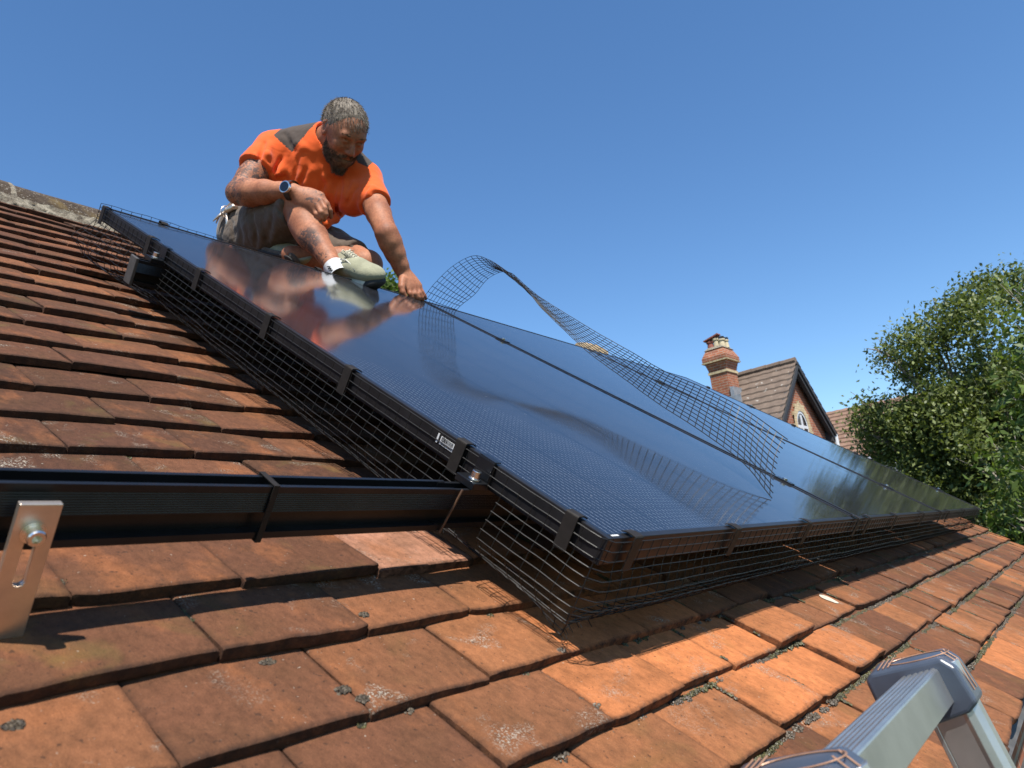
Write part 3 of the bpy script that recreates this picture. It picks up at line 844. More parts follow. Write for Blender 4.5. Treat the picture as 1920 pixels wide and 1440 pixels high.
tw = MB()
for j in range(5):
    pts = []
    for u in np.arange(-.004, .46-.03*j, .0127):
        pts.append((u, PL+.004+.001*N(u*30, j), .0045-.0127*j*.9+.003*math.exp(-((u-.12)/.1)**2)+.002*N(u*20, j*3)))
    tw.tube(pts, .0007, 4)
for u in np.arange(-.004, .45, .0254):
    tw.tube([(u, PL+.004, .0045+.003*math.exp(-((u-.12)/.1)**2)), (u, PL+.005, -.045), (u+.004, PL+.03, -.12)], .0007, 4)
tp = tw.build('mesh_skirt', M_WIRE, frame=ROOF)
tag(tp, 'short length of black wire mesh along the top edge of the near panel', 'wire mesh')

# clips that hold the skirt: hook over the frame lip and a plate down the side
def make_clip(w=.0195, h=.042):
    t = thing('mesh_clip', (0, 0, 0), 'x', 'mesh clip', 'black clips holding the wire mesh to the panel frames')
    m = MB(); m.box((-w/2, -.0085, -h), (w/2, -.0068, .0032)); m.build('plate', M_CLIP, t, bevel=.0006)
    m = MB()
    pr_ = [(-.0085, .0034), (-.0070, .0052), (.004, .0056), (.011, .0036), (.014, .0012), (.0125, .0009), (.010, .0022), (.004, .0036), (-.0068, .0034)]
    m.prism([(a, b) for a, b in pr_][::-1], -w/2, w/2); m.build('hook', M_CLIP, t, bevel=.0004)
    return t
mk = make_clip()
RL = Matrix.Rotation(-math.pi/2, 3, 'Z')     # left side: plate faces -u
RRt = Matrix.Rotation(math.pi/2, 3, 'Z')
clips = []
for v, l_ in ((.052, 'black mesh clip on the left frame just above the near corner of the panels'), (.252, 'black mesh clip beside the small white serial label'),
              (.526, 'black mesh clip on the left frame, next one up from the serial label'), (.785, 'black mesh clip midway up the left frame of the near panel'),
              (1.075, 'black mesh clip just below the upper rail end'), (1.335, 'black mesh clip just above the upper rail end'), (1.63, 'black mesh clip at the top left corner of the panels by the ridge')):
    clips.append((0, v, RL, l_))
for u, l_ in ((.056, 'black mesh clip on the lower frame right beside the near corner of the panels'), (.371, 'second black mesh clip from the near corner along the lower frame'),
              (.728, 'third black mesh clip from the near corner along the lower frame'), (1.098, 'black mesh clip left of the nearer seam on the lower frame'),
              (1.20, 'black mesh clip right of the nearer seam on the lower frame'), (1.50, 'black mesh clip on the left part of the lower frame of the middle panel'),
              (1.90, 'black mesh clip on the right part of the lower frame of the middle panel'), (2.235, 'black mesh clip left of the farther seam on the lower frame'),
              (2.40, 'black mesh clip right of the farther seam on the lower frame'), (2.80, 'black mesh clip on the lower frame of the farthest panel'),
              (3.2, 'last black mesh clip of the lower frame, by the far right corner')):
    clips.append((u, 0, Matrix.Identity(3), l_))
for u, l_ in ((.155, 'black mesh clip on the top edge near the left corner of the panels'), (.66, 'black mesh clip on the top edge under the worker')):
    clips.append((u, PL, Matrix.Rotation(math.pi, 3, 'Z'), l_))
for v, l_ in ((.6, 'pale mesh clip on the far right edge, nearest the lower corner'), (.95, 'mesh clip on the far right edge below the tree'), (1.5, 'mesh clip on the far right edge below the gable')):
    clips.append((AW, v, RRt, l_))
for i, (u, v, r, l_) in enumerate(clips):
    o = mk if i == 0 else copy_tree(mk)
    o.matrix_world = ROOF @ T((u, v, 0)) @ r.to_4x4() @ Matrix.Rotation(random.uniform(-.03, .03), 4, 'Y'); o['label'] = l_

# ------------------------------------------------------------------ ladder against the eaves
LO = (.206, -.301, .004)
lrot = Matrix.Rotation(-PITCH, 3, 'X') @ Matrix.Rotation(math.radians(-15), 3, 'X')
lscale = 1.25
lad = thing('ladder', LO, 'aluminium ladder with slate blue end caps standing against the eaves', 'ladder', rot=lrot)
lad.matrix_world = lad.matrix_world @ Matrix.Scale(lscale, 4)
LEN = 4.2; LW = .300
for sx in (0, -LW):
    m = MB(); sgn = 1 if sx == 0 else -1
    # web with a rounded front flange and a rear flange
    x0 = sx; pts = []
    for i in range(13):
        a = -math.pi/2-math.pi*i/12*1.0
        pts.append((x0+sgn*.012+sgn*.0125*math.cos(a+math.pi/2+math.pi)*-1 if False else x0+sgn*.0125+.0135*math.cos(2*math.pi*i/12), -.0185+.0125*math.sin(2*math.pi*i/12)))
    m.prism(pts[:-1][::-1], -LEN, -.004, axis=2)
    m.prism([(x0, -.020), (x0+sgn*.0035, -.020), (x0+sgn*.0035, .008), (x0, .008)], -LEN, -.004, axis=2)
    m.prism([(x0, .008), (x0+sgn*.022, .008), (x0+sgn*.022, .012), (x0, .012)], -LEN, -.004, axis=2)
    m.build('stile', M_ALU, lad, smooth=False, bevel=.0006)
def rung(z):
    m = MB(); a, b = -LW+.0002, -.0002; hw, hh = .0150, .0145
    pr_ = [(-hw, z-hh*2), (hw, z-hh*2), (hw, z-.003)]
    nrib = 6
    for i in range(nrib):
        y0 = hw-i*(2*hw/nrib); d = 2*hw/nrib
        pr_ += [(y0-.0004, z), (y0-d*.55, z), (y0-d*.68, z-.0014), (y0-d*.92, z-.0014)]
    pr_ += [(-hw, z-.003)]
    m.prism(pr_[::-1], a, b); m.build('rung', M_ALU, lad, bevel=.0004)
for i in range(18): rung(-.004-.225*i)
for sx in (0, -LW):
    sgn = 1 if sx == 0 else -1
    x0, x1 = sx-sgn*.005, sx+sgn*.044
    xa, xb = min(x0, x1), max(x0, x1)-.008
    m = MB()
    poly = [(-.032, -.038), (-.029, -.008), (-.021, .002), (.040, .005), (.047, .000), (.047, -.046), (.036, -.050), (-.022, -.044)]
    m.prism(poly[::-1], xa, xb)
    zn = min(xa, xb); m.v = [(v[0], v[1], v[2]+((v[0]-zn)*.08 if v[2] > -.010 else 0)) for v in m.v]
    cap = m.build('end_cap', M_CAPP, lad, bevel=.0035, seg=3)
    m = MB(); cx_ = (xa+xb)/2
    nn_ = 36
    for (ra, rb_, h0, h1) in ((.0125, .0265, .0098, .0112),):
        ring = [(cx_+ra*math.cos(2*math.pi*i/nn_), .000+rb_*math.sin(2*math.pi*i/nn_), .0036+(cx_+ra*math.cos(2*math.pi*i/nn_)-xa)*.08+rb_*math.sin(2*math.pi*i/nn_)*.055) for i in range(nn_)]
        m.tube(ring+[ring[0]], .0005, 6, False)
    for i in range(3):
        m.tube([(xa+.004, .024+.0045*i, .0052+.0006), (xb-.004, .024+.0045*i, .0052+.0036)], .0006, 6)
    for i in range(2):
        m.tube([(cx_-.006+.012*i, -.0318, -.030), (cx_-.006+.012*i, -.0292, -.005), (cx_-.006+.012*i, -.0212, .0055)], .0006, 6)
    m.build('raised_ribs', simple('painted_orange_reflection', (.50, .27, .16), .4, .2, .3, 60) if sx == 0 else bpy.data.materials['painted_orange_reflection'], lad)  # orange reflection on the cap ridges, put into the rib colour

# ------------------------------------------------------------------ distant buildings (world axes)
W0 = co.matrix_world.translation.copy(); I4 = Matrix()
def wp(az, el, dist):
    a = math.radians(az); return Vector((W0.x+dist*math.sin(a), W0.y+dist*math.cos(a), W0.z+dist*math.tan(math.radians(el))))
AZ0 = math.radians(74.43); rr_ = Vector((math.sin(AZ0), math.cos(AZ0), 0)); tt_ = Vector((math.cos(AZ0), -math.sin(AZ0), 0))
ga = math.radians(19)
E1 = tt_*math.cos(ga)-rr_*math.sin(ga)      # ridge direction, towards the gable
E2 = rr_*math.cos(ga)+tt_*math.sin(ga)      # away from us
AP = wp(74.43, 12.15, 22.0)
HR = Matrix((( E1.x, E2.x, 0, AP.x), (E1.y, E2.y, 0, AP.y), (0, 0, 1, 0), (0, 0, 0, 1)))   # house frame: x along ridge, y away, z up
ZA = AP.z; SL = .93; HW = 1.95
nh = thing('brick_house', (0, 0, 0), 'red brick house with a steep brown tiled gable, arched white window and tall chimney', 'house', frame=HR)
RX0 = -1.95
def far_roof(mb, x0, x1, ridge, dirn, half, slope, rowh=.33):
    n = int(half*math.hypot(1, slope)/rowh)+1
    for i in range(n):
        d0 = half*i/n; d1 = half*(i+1)/n
        y0, y1 = dirn*d0, dirn*d1
        z0, z1 = ridge-slope*d0, ridge-slope*d1
        # overlapping course: each lifts at its lower edge
        k = int((x1-x0)/.15)
        vs = []
        for j in range(k+1):
            x = x0+(x1-x0)*j/k; wv = .018*math.sin(j*math.pi)+.012*(j % 2)
            vs += [(x, y0, z0+.01+wv), (x, y1, z1+.055+wv), (x, y1, z1-.02)]
        fs = []
        for j in range(k):
            a = j*3; fs += [(a, a+3, a+4, a+1), (a+1, a+4, a+5, a+2)]
        mb.add(vs, fs)
m = MB(); far_roof(m, RX0, .12, ZA, -1, HW+.25, SL); far_roof(m, RX0, .12, ZA, 1, HW+.25, SL)
rf = m.build('roof', M_FROOF, nh)
m = MB()
for i in range(5): m.tube([(-2.1+.44*i, 0, ZA+.02), (-2.1+.44*i+.43, 0, ZA+.03)], .11, 8)
m.build('ridge', M_FROOF, rf)
ze = ZA-SL*HW
m = MB(); sec = [(-HW+.12, 0), (HW-.12, 0), (HW-.12, ze+.02), (0, ZA-.12), (-HW+.12, ze+.02)]
m.add([(x, a, b) for x in (RX0+.05, -.14) for a, b in sec], [(0, 1, 6, 5), (1, 2, 7, 6), (4, 0, 5, 9), (4, 3, 2, 1, 0), (5, 6, 7, 8, 9)])
m.build('wall', M_BRICK, nh)
for s_ in (-1, 1):
    m = MB(); n_ = 1
    a = np.array([.03, 0, ZA+.02]); b = np.array([.03, s_*(HW+.22), ZA-SL*(HW+.22)+.02])
    ax = (b-a)/np.linalg.norm(b-a); up_ = np.cross([1, 0, 0], ax); up_ *= np.sign(up_[2])
    m.obox((a+b)/2-up_*.13, [1, 0, 0], ax, up_, .05, np.linalg.norm(b-a)/2, .13)
    m.obox((a+b)/2-up_*.10+np.array([.075, 0, 0]), [1, 0, 0], ax, up_, .022, np.linalg.norm(b-a)/2+.02, .05)
    m.build('bargeboard', M_WOOD, nh)
m = MB(); m.box((-.3, HW-.1, ZA-SL*HW-.42), (.06, HW+.34, ZA-SL*HW-.10)); m.build('eaves_box', M_WOOD, nh, bevel=.02)
# arched window in the gable
wz, wy = ZA-1.86, .04; ww = .40
def arch(r, n=12, base=-1.3): return [(wy+r, wz+base)]+[(wy+r*math.cos(math.pi*i/n), wz+r*1.15*math.sin(math.pi*i/n)) for i in range(n+1)]+[(wy-r, wz+base)]
m = MB(); o_, i_ = arch(ww+.20), arch(ww)
N_ = len(o_); vs = [(-.09, a, b) for a, b in o_]+[(-.09, a, b) for a, b in i_]+[(-.138, a, b) for a, b in i_]
m.add(vs, [(k, k+1, N_+k+1, N_+k) for k in range(N_-1)]+[(N_+k, N_+k+1, 2*N_+k+1, 2*N_+k) for k in range(N_-1)])
for k in range(1, N_-1, 1):                # toothed outline of the brick surround
    if k % 2: m.box((-.135, o_[k][0]-.05, o_[k][1]-.05), (-.088, o_[k][0]+.05, o_[k][1]+.05))
for k in range(8):
    for s_ in (-1, 1):
        if k % 2: m.box((-.135, wy+s_*(ww+.22)-.06, wz-.15*k-.08), (-.088, wy+s_*(ww+.22)+.06, wz-.15*k+.06))
win = m.build('window', M_CREAM, nh)
m = MB()
fo, fi = arch(ww-.002), arch(ww-.07)
m.add([(-.105, a, b) for a, b in fo]+[(-.105, a, b) for a, b in fi], [(k, k+1, N_+k+1, N_+k) for k in range(N_-1)])
m.box((-.12, wy-.05, wz-1.3), (-.10, wy+.05, wz+.34)); m.box((-.12, wy-ww, wz-.05), (-.102, wy+ww, wz+.03)); m.box((-.122, wy-.24, wz-1.3), (-.104, wy-.12, wz-.05))
m.build('frame', M_PAINT, win)
m = MB(); m.add([(-.125, a, b) for a, b in arch(ww)], [tuple(range(N_))]); m.build('pane', M_PANE, win)
# chimney stack
CH = wp(69.35, 0, 21.9); cl = HR.inverted() @ CH
cxx, cyy = cl.x, cl.y
ch = MB()
def ring(z0, z1, hx, hy, hx2=None, hy2=None, mb=ch):
    hx2 = hx if hx2 is None else hx2; hy2 = hy if hy2 is None else hy2
    vs = [(cxx+i*hx, cyy+j*hy, z0) for i, j in ((-1,-1),(1,-1),(1,1),(-1,1))]+[(cxx+i*hx2, cyy+j*hy2, z1) for i, j in ((-1,-1),(1,-1),(1,1),(-1,1))]
    mb.add(vs, [(0,3,2,1),(4,5,6,7),(0,1,5,4),(1,2,6,5),(2,3,7,6),(3,0,4,7)])
ct = W0.z+21.9*math.tan(math.radians(14.15))   # top of the brickwork
hx, hy = .27, .34
ring(ct-3.4, ct-.72, hx, hy); ring(ct-.717, ct-.40, hx, hy, hx+.08, hy+.08); ring(ct-.397, ct-.30, hx+.11, hy+.11); ring(ct-.297, ct-.06, hx+.11, hy+.11, hx, hy)
cs = ch.build('chimney', M_BRICK, nh)
m = MB(); ring(ct-.80, ct-.72, hx+.03, hy+.03, mb=m)
for q in range(9):
    yy = cyy-hy-.10+q*(2*hy+.20)/8
    m.box((cxx-hx-.125, yy-.025, ct-.46), (cxx+hx+.125, yy+.025, ct-.415))
for q in range(8):
    xx = cxx-hx-.10+q*(2*hx+.20)/7
    m.box((xx-.025, cyy-hy-.125, ct-.455), (xx+.025, cyy+hy+.125, ct-.42))
m.build('brick_band', M_CREAM, cs)
m = MB(); ring(ct-.058, ct+.03, hx+.03, hy+.03, hx-.06, hy-.06, mb=m); m.build('flaunching', M_MORT, cs)
def pot(x, y, h, r, mat, cap, tilt=0):
    m = MB(); m.tube([(cxx+x, cyy+y, ct), (cxx+x, cyy+y, ct+h*.8), (cxx+x, cyy+y, ct+h*.82), (cxx+x, cyy+y, ct+h)], r, 14, True, [r*1.05, r*.82, r*1.1, r*1.1])
    o = m.build('chimney_pot', mat, cs)
    m = MB()
    m.tube([(cxx+x, cyy+y, ct+h+.055), (cxx+x, cyy+y, ct+h+.075)], r*.95, 12)
    if cap == 'slab': m.obox((cxx+x, cyy+y, ct+h+.07), [math.cos(tilt), 0, math.sin(tilt)], [0, 1, 0], [-math.sin(tilt), 0, math.cos(tilt)], r*1.5, r*1.3, .018)
    for a in range(4):
        aa = a*math.pi/2+.4; m.box((cxx+x+r*.8*math.cos(aa)-.015, cyy+y+r*.8*math.sin(aa)-.015, ct+h-.001), (cxx+x+r*.8*math.cos(aa)+.015, cyy+y+r*.8*math.sin(aa)+.015, ct+h+.06))
    m.build('cowl', M_POTR if cap == 'slab' else M_WOOD, o)
pot(-.17, -.14, .24, .10, M_POTR, 'slab', .25); pot(.0, -.10, .30, .09, M_POTC, 'slab', .30); pot(.15, -.05, .25, .10, M_POTC, 'x'); pot(.19, .15, .24, .085, M_POTC, 'x'); pot(0, .22, .24, .09, M_POTC, 'x')
m = MB(); m.box((cxx-hx-.06, cyy-hy-.07, ct-1.95), (cxx+hx+.30, cyy-hy-.02, ct-1.55)); m.box((cxx+hx+.02, cyy-hy-.05, ct-1.55), (cxx+hx+.12, cyy+hy+.02, ct-1.28)); m.build('lead_flashing', M_LEAD, cs)
m = MB(); m.tube([(.08, HW+.12, ze-.2), (.08, HW+.12, 0)], .06, 10); m.build('downpipe', M_PAINT, nh)

nb = thing('neighbour_house', (0, 0, 0), 'long house with a red-brown tiled roof behind the tree, right of the brick gable', 'house', frame=HR)
x0 = -2.2; ridz = W0.z+27*math.tan(math.radians(8.7))
m = MB(); far_roof(m, x0, 11, 0, -1, 3.4, .62); vs = [(v[0], v[1]+6.8, v[2]+ridz) for v in m.v]; m.v = vs
far2 = MB(); far_roof(far2, x0, 11, 0, 1, 3.4, .62); m.add([(v[0], v[1]+6.8, v[2]+ridz) for v in far2.v], far2.f)
m.build('roof', M_FROOF2, nb)
m = MB(); zz = ridz-.62*3.2
m.add([(x, a, b) for x in (x0+.2, 10.8) for a, b in [(3.7, 0), (9.9, 0), (9.9, zz), (6.8, ridz-.1), (3.7, zz)]], [(0, 1, 6, 5), (1, 2, 7, 6), (4, 0, 5, 9), (4, 3, 2, 1, 0), (5, 6, 7, 8, 9)])
m.build('wall', M_BRICK, nb)

# ------------------------------------------------------------------ trees
def wpix(x, y, dist):
    """point on the ground-plan circle of that distance seen in that direction (world)"""
    d = ROOF.to_3x3() @ Vector(RC.T @ np.array([(x-960)/FPX, -(y-720)/FPX, -1.0]))
    return W0+d*(dist/math.hypot(d.x, d.y))
def leaves(name, parent, mat, centers, n, size, seed, aspect=2.0, spread=1.0, droop=.3, frame=None):
    """many small folded leaves gathered in sprays around the given centres (x, y, z, radius)"""
    g = np.random.default_rng(seed)
    C_ = np.array([c[:3] for c in centers]); R_ = np.array([c[3] for c in centers])
    wgt = R_**2.2; pk = g.choice(len(C_), n//9, p=wgt/wgt.sum())
    dirs = g.normal(size=(n//9, 3)); dirs /= np.linalg.norm(dirs, axis=1)[:, None]
    rad_ = R_[pk]*(g.random(n//9)**.42)*spread
    sp_ = C_[pk]+dirs*rad_[:, None]*np.array([1, 1, .9])
    S = np.repeat(sp_, 9, axis=0); m_ = len(S)
    P = S+g.normal(size=(m_, 3))*size*1.5
    tint = np.clip(.45+.22*g.normal(size=n//9), 0, 1); tint = np.clip(np.repeat(tint, 9)+.15*g.normal(size=m_), 0, 1)
    a = g.normal(size=(m_, 3))+np.array([0, 0, -droop]); a /= np.linalg.norm(a, axis=1)[:, None]
    b = np.cross(a, g.normal(size=(m_, 3))+np.array([0, 0, 1.2])); b /= np.linalg.norm(b, axis=1)[:, None]
    c = np.cross(a, b)
    ln = (size*(.7+.6*g.random(m_)))[:, None]; wd2 = ln/aspect/2
    v0 = P; v1 = P+a*ln*.5+b*wd2+c*ln*.06; v2 = P+a*ln; v3 = P+a*ln*.5-b*wd2+c*ln*.06
    V = np.stack([v0, v1, v2, v3], 1).reshape(-1, 3)
    F = np.arange(m_*4).reshape(-1, 4)
    me = bpy.data.meshes.new(name); me.vertices.add(len(V)); me.vertices.foreach_set('co', V.ravel().astype(np.float32))
    me.loops.add(len(V)); me.loops.foreach_set('vertex_index', F.ravel().astype(np.int32))
    me.polygons.add(m_); me.polygons.foreach_set('loop_start', np.arange(0, m_*4, 4, dtype=np.int32)); me.update(calc_edges=True)
    me.materials.append(mat)
    ca = me.color_attributes.new('tint', 'FLOAT_COLOR', 'POINT'); cc = np.repeat(tint, 4); ca.data.foreach_set('color', np.stack([cc, cc, cc, np.ones_like(cc)], 1).astype(np.float32).ravel())
    o = bpy.data.objects.new(name, me); sc.collection.objects.link(o); o.parent = parent
    return o
def tree(label, base, top_c, R3, nclump, nleaf, size, mat, seed, trunk=.16, extra=(), cat='tree', twigs=26, aspect=2.0, droop=.3, name='leafy_tree', low=-.75):
    """crown = uneven clumps within an ellipsoid at top_c, radii R3"""
    g = random.Random(seed); t = thing(name, base, label, cat, frame=I4)
    b = Vector(base); c0 = Vector(top_c)-b; cl_ = []
    while len(cl_) < nclump:
        p = Vector((g.uniform(-1, 1), g.uniform(-1, 1), g.uniform(low, 1)))
        if not .25 < p.length < 1.0: continue
        q = 1+.22*noise.noise(p*2.1+Vector((seed, 0, 0)))
        cl_.append((c0.x+p.x*R3[0]*q, c0.y+p.y*R3[1]*q, c0.z+p.z*R3[2]*q, g.uniform(.13, .30)*min(R3)))
    for e in extra: cl_.append((e[0]-b.x, e[1]-b.y, e[2]-b.z, e[3]))
    m = MB(); fork = c0*.62; fork.z = max(c0.z-R3[2]*.9, c0.z*.35)
    m.tube([(0, 0, -.1), (fork.x*.4, fork.y*.4, fork.z*.5), tuple(fork)], trunk, 10, True, [trunk*1.3, trunk, trunk*.8])
    m.build('trunk', M_BARK, t, smooth=True)
    m = MB()
    for c in cl_[::max(1, len(cl_)//twigs)]:
        e = Vector(c[:3]); mid_ = fork.lerp(e, .5)+Vector((g.uniform(-.2, .2), g.uniform(-.2, .2), g.uniform(0, .3)))*min(R3)*.5
        m.tube([tuple(fork), tuple(fork.lerp(mid_, .5)+Vector((0, 0, .05))), tuple(mid_), tuple(mid_.lerp(e, .6)), tuple(e)], .05, 6, True, [trunk*.45, trunk*.3, trunk*.2, trunk*.12, trunk*.04])
        for _ in range(4):
            s_ = mid_.lerp(e, g.random()); q = e+Vector((g.gauss(0, 1), g.gauss(0, 1), g.gauss(0, 1)))*c[3]*.9
            m.tube([tuple(s_), tuple(s_.lerp(q, .5)+Vector((0, 0, .03))), tuple(q)], .01, 4, True, [trunk*.08, trunk*.05, trunk*.02])
    m.build('branches', M_TWIG, t, smooth=True)
    leaves('crown', t, mat, cl_, nleaf, size, seed, aspect, 1.0, droop)
    return t
def G(x, y, d): p = wpix(x, y, d); return p
c = G(1872, 775, 9.0)
ex = []
for (x, y, r) in ((1660, 660, .10), (1652, 680, .07), (1700, 640, .2), (1745, 625, .22), (1800, 585, .22), (1840, 545, .2), (1625, 770, .17), (1650, 800, .22), (1690, 790, .25), (1610, 800, .12), (1680, 840, .28), (1720, 880, .3), (1770, 900, .3), (1835, 960, .25), (1640, 850, .16), (1720, 690, .25), (1895, 540, .25), (1755, 920, .2)):
    q = G(x, y, 9.0+random.uniform(-.5, .5)); ex.append((q.x, q.y, q.z, r))
tree('big bushy green tree at the right edge, beyond the end of the panels', (c.x+.6, c.y-.2, 0), (c.x+.5, c.y-.1, c.z-.50), (1.32, 1.1, 1.26), 120, 180000, .050, M_LEAF1, 3, .16, ex, twigs=40)
c = G(2150, 800, 5.6)
ex = []
for (x, y, r) in ((1905, 885, .10), (1900, 935, .11), (1890, 965, .07), (1925, 730, .09), (1932, 560, .09), (1945, 640, .12), (1935, 800, .1), (1905, 985, .09)):
    q = G(x, y, 5.6); ex.append((q.x, q.y, q.z, r))
tree('bright green broad-leaved shrub at the far right edge, nearer than the big tree', (c.x+.1, c.y-.1, 0), (c.x, c.y, c.z), (.36, .36, 1.1), 12, 2800, .06, M_LEAF2, 5, .06, ex, cat='shrub', twigs=14, aspect=2.4, name='broadleaf_shrub')
c = G(722, 545, 9.0)
tree('bright green tree top peeking over the ridge beside the shoe of the worker', (c.x, c.y, 0), (c.x, c.y, c.z-.45), (.26, .26, .60), 14, 4200, .065, M_LEAF2, 8, .06, [(c.x-.03, c.y, c.z+.02, .09), (c.x+.07, c.y, c.z-.04, .1), (c.x-.12, c.y, c.z-.1, .14), (c.x+.2, c.y, c.z-.2, .12)], twigs=10)
# trees and hedge further off at the right, seen low through the gap
for i, (x, y, d, rx, rz, mt, sd_) in enumerate(((1990, 860, 13, 2.2, 2.2, M_LEAF3, 21), (1890, 985, 14, 1.5, 1.0, M_LEAF3, 22), (2060, 900, 9, 1.6, 2.3, M_LEAF1, 23), (1800, 1020, 19, 2.2, 1.2, M_LEAF1, 24))):
    c = G(x, y, d); zc = max(c.z, rz*.8+.4)
    tree(('tall dark tree behind the big tree at the right edge', 'dark shrub low down beyond the end of the roof', 'mid green tree outside the right edge of the roof', 'green bush beyond the paving, low behind the big tree')[i],
         (c.x, c.y, 0), (c.x, c.y, zc), (rx, rx, rz), 30, 42000, .055, mt, sd_, .12, twigs=10, name=('leafy_tree', 'leafy_shrub', 'leafy_tree', 'leafy_shrub')[i], cat=('tree', 'shrub', 'tree', 'shrub')[i])
# pale rendered garage and paving glimpsed under the tree
c = G(1860, 945, 16); az = math.atan2(c.x-W0.x, c.y-W0.y)
gf = Matrix.Translation((c.x, c.y, 0)) @ Matrix.Rotation(-az+.3, 4, 'Z')
ga_ = thing('garage', (0, 0, 0), 'pale rendered outbuilding glimpsed under the big tree', 'outbuilding', frame=gf)
m = MB(); m.box((-4.5, 0, 0), (5.5, 4, c.z+.35)); m.build('wall', M_PLASTER, ga_)
m = MB(); m.add([(-4.8, -.3, c.z+.36), (5.8, -.3, c.z+.36), (5.8, 2, c.z+1.3), (-4.8, 2, c.z+1.3), (5.8, 4.3, c.z+.36), (-4.8, 4.3, c.z+.36)], [(0, 1, 2, 3), (3, 2, 4, 5), (0, 3, 5), (1, 4, 2)]); m.build('roof', M_LEAD, ga_)

